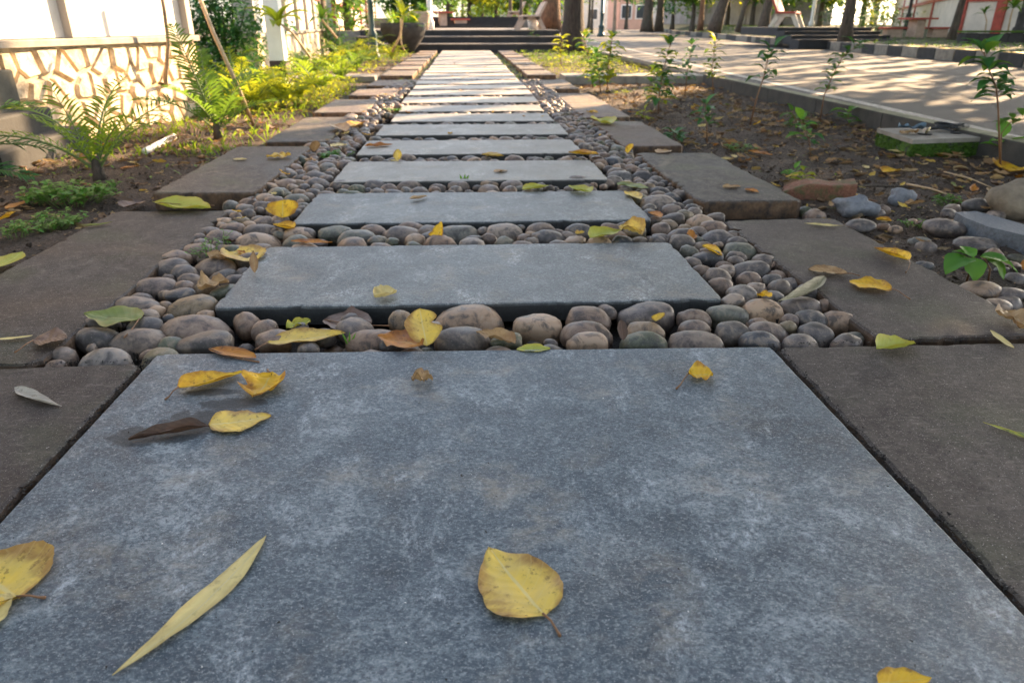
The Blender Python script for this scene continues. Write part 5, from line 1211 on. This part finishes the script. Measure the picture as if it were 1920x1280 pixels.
# right-hand red-framed wall
wall('boundary_wall', (X(1672, 46, .6), 46), (X(1795, 19.8, .6), 19.8), 'white wall with red frames beyond the road at right', .30, 2.6, None, 'plaster', 4, 1.2, seed=8, pier_w=.28, redpiers=True, railh=.12)
wall('boundary_wall', (X(1797, 19.6, .6), 19.6), (X(2040, 16.6, .6), 16.6), 'white wall panels with red posts at the far right edge', .30, 2.6, None, 'plaster', 3, 1.05, seed=9, pier_w=.25, redpiers=True, railh=.12)
wall('boundary_wall', (X(1230, 58, .6), 58), (X(1550, 36, .6), 36), 'distant white wall behind the row of trunks', .5, 2.0, None, 'plaster_s', 8, None, seed=10, pier_w=.3)
e = empty('low_wall', (X(1800, 15.6, .4), 15.4, .15), 'low dark stone wall at the right edge beyond the road', 'wall')
for k in range(12): MB().box(k * .32, k * .32 + .31, 0, .25, 0, .21 + R.uniform(-.01, .01), .02).build('stone', M['conc_d'], e)
MB().box(-.02, 3.86, -.02, .27, .222, .26, .008).build('coping', M['mossy'], e)

# ------------------------------------------------------------------ trees
def tree(x, y, z0, r, h, label, bark='bark', crown=None, lean=(0, 0), ncrown=0, cr=(2, 1.5), name='tree', zc=None, mat='crown'):
    e = empty(name, (x, y, z0), label, 'tree'); t = MB(); pts = []; rr = random.Random(int(x * 97 + y * 31))
    for i in range(9):
        k = i / 8; pts.append((lean[0] * k + .04 * rr.uniform(-1, 1) * k, lean[1] * k, h * k * 1.0 - .1))
    # root flare and irregular girth
    t.tube(pts, [r * (1.35 if i == 0 else 1.1 if i == 1 else 1 - .45 * i / 8) for i in range(9)], 14)
    for v in t.v: 
        k = 1 + .10 * mnoise.noise(Vector((v.x * 6 / max(r, .1) * .15, v.y * 6 / max(r, .1) * .15, v.z * .8)) + Vector((x, y, 0)));
        c_ = Vector((lean[0] * v.z / h, lean[1] * v.z / h, v.z)); v.xy = c_.xy + (v.xy - c_.xy) * k
    top = Vector(pts[-1])
    for k in range(5):
        a = k * 1.3 + rr.random(); d = Vector((math.cos(a), math.sin(a), .7)); t.tube([top - Vector((0, 0, h * .25 * rr.random())), top + d * cr[0] * .4, top + d * cr[0] * .8 + Vector((0, 0, .3))], [r * .4, r * .25, r * .08], 7)
    t.build('trunk', M[bark], e, True)
    if ncrown:
        L_ = MB(); zc = zc or h + cr[1] * .4; cl = [(Vector((rr.gauss(0, .5) * cr[0], rr.gauss(0, .5) * cr[0], rr.gauss(0, .45) * cr[1])), rr.uniform(.3, .6)) for _ in range(16)]
        for _ in range(ncrown):
            c_, s_ = rr.choice(cl); p = Vector((lean[0], lean[1], zc)) + c_ + Vector((rr.gauss(0, s_), rr.gauss(0, s_), rr.gauss(0, s_ * .6))) * cr[0] * .45
            a = rr.uniform(0, 6.3); leafquad(L_, p, Vector((math.cos(a), math.sin(a), rr.uniform(-.6, .5))), rr.uniform(.10, .24) * (1 if y < 25 else 1.7), .10 * (1 if y < 25 else 1.7), ns=2)
        L_.build('crown', M[mat], e)
    return e
def px_tree(px, y, z0, wpx, label, h=3.2, **k):
    x = X(px, y, .6); r = wpx * y * .9 / F / 2; return tree(x, y, z0, r, h, label, **k)
px_tree(1075, 16.2, SOIL, 44, 'thick dark tree trunk right of the steps at the end of the path', bark='bark_d', lean=(.0, 0), ncrown=450, cr=(2.2, 1.4))
px_tree(1033, 21.5, .40, 36, 'reddish brown trunk behind the dark one', bark='bark_b', ncrown=600, cr=(2, 1.3))
px_tree(957, 33, .6, 7, 'thin dark trunk left of the benches', ncrown=500, cr=(1.8, 1.2))
px_tree(977, 27, .5, 6, 'slim dark trunk just left of the near bench', ncrown=0)
px_tree(1152, 38, 0, 7, 'thin trunk on the far pavement', bark='bark_p')
px_tree(1110, 46, 0, 5, 'farther thin trunk left of the far lamp post', bark='bark')
px_tree(1214, 42, .2, 20, 'left of the twin dark trunks across the road', ncrown=900, cr=(2.4, 1.4), h=3.5)
px_tree(1236, 43, .2, 16, 'right of the twin dark trunks across the road', ncrown=700, cr=(2.4, 1.4), h=3.5)
px_tree(1314, 34, .34, 10, 'pale sunlit trunk right of the twin trunks', bark='bark_b', ncrown=600, cr=(2, 1.2))
px_tree(1340, 31, .34, 22, 'thick leaning trunk beyond the road', lean=(.9, 0), ncrown=900, cr=(2.3, 1.3), h=3.4)
px_tree(1385, 29, .34, 9, 'thin leaning trunk right of the thick leaning one', lean=(.6, 0), ncrown=500, cr=(1.8, 1.2))
px_tree(1432, 27, .34, 19, 'straight dark trunk left of the red bench', lean=(.3, 0), ncrown=800, cr=(2.2, 1.2))
px_tree(1590, 17.2, .15, 22, 'dark trunk before the low steps across the road', h=3.6)
px_tree(1790, 17.6, .16, 14, 'slim dark trunk beside the red post', lean=(.3, 0), h=3.6)
px_tree(868, 52, .7, 6, 'far thin trunk above the steps at left', ncrown=300, cr=(2, 1.5), h=2.6)
px_tree(905, 46, .7, 5, 'far thin trunk above the middle of the steps', ncrown=300, cr=(2, 1.5), h=2.6)
px_tree(840, 40, .7, 7, 'far dark trunk behind the red table', ncrown=400, cr=(2, 1.5), h=2.6)

# roadside trees whose crowns shade the path: leaves placed by a mask, shaped to give the dappling
shade_trees = [[10.2, 6.2, .30, 'spreading roadside tree beyond the right edge, nearest'], [9.8, 10.5, .30, 'spreading roadside tree beyond the right edge, second'], [12.0, 14.6, .34, 'spreading roadside tree beyond the right edge, third'],
               [15.5, 9.5, .34, 'tall tree behind the roadside row, near'], [17.5, 15.5, .34, 'tall tree behind the roadside row, middle'], [14.5, 21.5, .34, 'roadside tree with wide crown, fourth'], [20.5, 22.0, .34, 'tall tree behind the roadside row, far'], [19.0, 29.0, .34, 'roadside tree with wide crown, farthest']]
crowns = [MB() for _ in shade_trees]
Sx, Sy, Sz = SD
def want_shade(x, y):
    q = -.743 * 0 + (-.669 * x + .743 * y); p = .743 * x + .669 * y
    wob = .35 * nz3(p * .35, q * .9, 3)
    if x < 2.6:
        if q + wob < 3.55: return 1.0
        if x < -1.15: s = nz3(q * 2.2, p * .35, 9); return .9 if s > .22 else 0.0
        s = nz3(q * 2.6, p * .30, 1) ; return .92 if s > .17 else (.5 if s > .10 else 0.0)
    if q + wob < 1.35: return .95
    s = nz3(q * 3.4, p * .10, 5) + .35 * nz3(q * 8.5, p * .22, 7); return .95 if s > -.09 else (.5 if s > -.15 else 0.0)
rr = random.Random(99); made = 0
for _ in range(60000):
    if rr.random() < .62: gx = rr.uniform(-4.2, 3.2); gy = rr.uniform(-3.0, 8.5)
    elif rr.random() < .7: gx = rr.uniform(2.6, 9.5); gy = rr.uniform(1, 22)
    else: gx = rr.uniform(-3.5, 2.6); gy = rr.uniform(8, 19)
    if rr.random() > want_shade(gx, gy): continue
    z = rr.uniform(2.6, 6.8); p = Vector((gx, gy, 0)) + SD * (z / Sz)
    k = min(range(len(shade_trees)), key=lambda i: (shade_trees[i][0] - p.x) ** 2 + (shade_trees[i][1] - p.y) ** 2)
    # keep well above the camera's upper frame edge
    if p.z < 1.2 + .06 * p.y: continue
    a = rr.uniform(0, 6.3); s = rr.uniform(.14, .24)
    leafquad(crowns[k], p - Vector((s * .4 * math.cos(a), s * .4 * math.sin(a), 0)), Vector((math.cos(a), math.sin(a), rr.uniform(-.9, .5))), s, s * .75, ns=2); made += 1
print('crown leaves', made)
for k, (x, y, z0, lb) in enumerate(shade_trees):
    e = tree(x, y, z0, .2, 3.4, lb, cr=(3.0, 1.5), h=3.4) if False else tree(x, y, z0, .2, 3.6, lb, cr=(3.2, 1.5))
    cr_ = crowns[k]; cr_.v = [v - Vector((x, y, z0)) for v in cr_.v]
    if cr_.f: cr_.build('crown', M['crown'], e)

for (x, y, r_, n_, lb) in ((-4.5, -3.0, 2.6, 2200, 'unseen tree added behind the viewpoint at left'), (.5, -5.5, 3.0, 2600, 'unseen tree added behind the viewpoint'), (5.5, -4.5, 2.8, 2200, 'unseen tree added behind the viewpoint at right'), (-5.5, 2.5, 2.2, 1600, 'unseen tree added behind the plaster wall left of the viewpoint'), (-6.0, 8.5, 2.2, 1600, 'unseen tree added behind the plaster wall farther on')):  # unseen trees, added to cut sky light from behind and the left
    e = tree(x, y, SOIL, .18, 2.6, lb, cr=(r_, 1.6)); L_ = MB()
    for _ in range(n_):
        p = Vector((R.gauss(0, .5) * r_, R.gauss(0, .5) * r_, 3.6 + R.gauss(0, 1.1))); a = R.uniform(0, 6.3); sz = R.uniform(.2, .4)
        if p.z < 1.3: continue
        leafquad(L_, p, Vector((math.cos(a), math.sin(a), R.uniform(-.6, .4))), sz, sz * .6, ns=2)
    L_.build('crown', M['crown'], e)
# ------------------------------------------------------------------ far background
def building(x0, x1, y, z1, mat, label, rows, cols, d=6, roof=True):
    e = empty('building', ((x0 + x1) / 2, y, 0), label, 'building'); w_ = (x1 - x0) / 2
    MB().box(-w_, w_, 0, d, 0, z1).build('wall', M[mat], e)
    MB().box(-w_ - .3, w_ + .3, -.4, d + .3, z1, z1 + .3).build('roof', M['conc'], e)
    for r_ in range(rows):
        for c_ in range(cols):
            xx = -w_ + (c_ + .5) * 2 * w_ / cols; zz = .9 + r_ * 3.0
            f = MB().box(xx - .55, xx + .55, -.06, -.003, zz, zz + 1.3).build('window', M['white'], e); MB().box(xx - .45, xx + .45, -.09, -.062, zz + .1, zz + 1.2).build('pane', M['glass'], f)
    return e
building(X(1160, 75, 1), X(1215, 75, 1), 75, 3.0, 'pinkw', 'pink far building at the end of the road', 1, 2)
building(X(1095, 95, 1), X(1165, 95, 1), 95, 6.0, 'plaster', 'pale far building left of the pink one', 2, 2)
building(X(1240, 80, 1), X(1330, 80, 1), 80, 6.5, 'plaster', 'white far building behind the twin trunks', 2, 3)
building(X(1360, 62, 1), X(1560, 62, 1), 62, 5.0, 'plaster', 'long white building behind the row of trunks', 1, 6)
building(X(885, 85, 1), X(975, 85, 1), 85, 5.0, 'plaster', 'pale far building seen above the steps', 1, 3)
building(X(990, 70, 1), X(1060, 70, 1), 70, 4.0, 'pinkw', 'low pink building behind the benches', 1, 2)
bigtrees = [(845, 62, 'green', 'leafy tree above the steps at left'), (905, 70, 'green_y', 'sunlit tree above the middle of the steps'), (800, 48, 'green', 'green tree behind the flower pot'), (1285, 66, 'green', 'green tree right of the twin trunks'), (1400, 55, 'green', 'tree behind the leaning trunks'), (1500, 52, 'green_y', 'sunlit tree behind the red bench'), (1640, 45, 'green', 'tree behind the red-framed wall'), (740, 40, 'green', 'tree behind the far plaster wall'), (620, 30, 'green_d', 'dark tree behind the second wall'), (1010, 60, 'green', 'tree behind the pink building')]
for px, y, mt, lb in bigtrees:
    tree(X(px, y, 1), y, .2, .25, 1.8, lb, ncrown=2200, cr=(3.2, 1.4), zc=2.4, mat=mt)
for (px, y, rx, zc_, n_, mt, lb) in ((1262, 50, 2.2, 2.3, 1800, 'green_d', 'dark low tree right of the twin trunks'), (1300, 40, 1.6, 2.2, 1500, 'green', 'low green tree behind the pale sunlit trunk'), (1365, 44, 2.4, 2.6, 2000, 'green_y', 'yellow-green tree between the leaning trunks'), (1412, 38, 1.8, 2.3, 1500, 'green', 'green tree behind the thin leaning trunk'), (1465, 40, 2.4, 2.5, 1800, 'green_d', 'dark tree behind the red bench'), (1540, 33, 2.0, 2.2, 1800, 'green', 'green tree behind the white post'), (1620, 30, 2.0, 2.1, 1800, 'green_y', 'lime tree left of the red-framed wall'), (880, 40, 1.6, 1.9, 1400, 'green_y', 'lime tree over the second flight of steps'), (930, 44, 1.6, 2.0, 1400, 'green_d', 'dark tree over the second flight of steps'), (985, 42, 1.6, 1.9, 1400, 'green', 'green tree behind the two benches'), (1105, 60, 2.2, 3.0, 1200, 'green_y', 'far lime tree right of the thick dark trunk'), (1175, 62, 2.0, 3.2, 1200, 'green_d', 'far dark tree before the pink building'), (650, 20, 1.0, 1.5, 1400, 'green_d', 'dark tree behind the lamp post wall'), (600, 16, .8, 1.4, 1200, 'green', 'green tree above the second wall stretch'), (780, 33, 1.4, 1.6, 1400, 'green_d', 'dark tree left of the grey post')):
    tree(X(px, y, 1), y, .2, .14, zc_ * .8, lb, ncrown=n_, cr=(rx, 1.1), zc=zc_, mat=mt)
shrub((X(930, 50, 1), 50, .7), 2.5, .5, 1500, 'green', 'hedge-like bush on the terrace', .2, 'bush', 'shrub', 1)
shrub((X(1620, 27, 1), 27, .35), 1.6, .5, 1400, 'green_d', 'dark bushes at the foot of the red-framed wall', .12, 'bush')
shrub((X(1655, 21, 1), 21, .35), .8, .3, 900, 'green_d', 'low dark shrub left of the picnic table', .09)
strap_plant([Vector((X(1848, 16.3, .4), 16.3, .35)), Vector((X(1850, 16.3, .6), 16.3, .6)), P(1846, 24, 16.3)], 'small sapling before the right-hand white panel', 10, .22, .25, 'green', .015)
strap_plant([Vector((X(1890, 15.9, .4), 15.9, .35)), Vector((X(1893, 15.9, .6), 15.9, .7)), P(1900, 15, 15.9)], 'leafy sapling at the far right edge before the wall', 16, .32, .25, 'green', .02)
# hanging foliage seen along the top
print('objects', len(bpy.data.objects), 'tris', sum(len(m.polygons) for m in bpy.data.meshes))
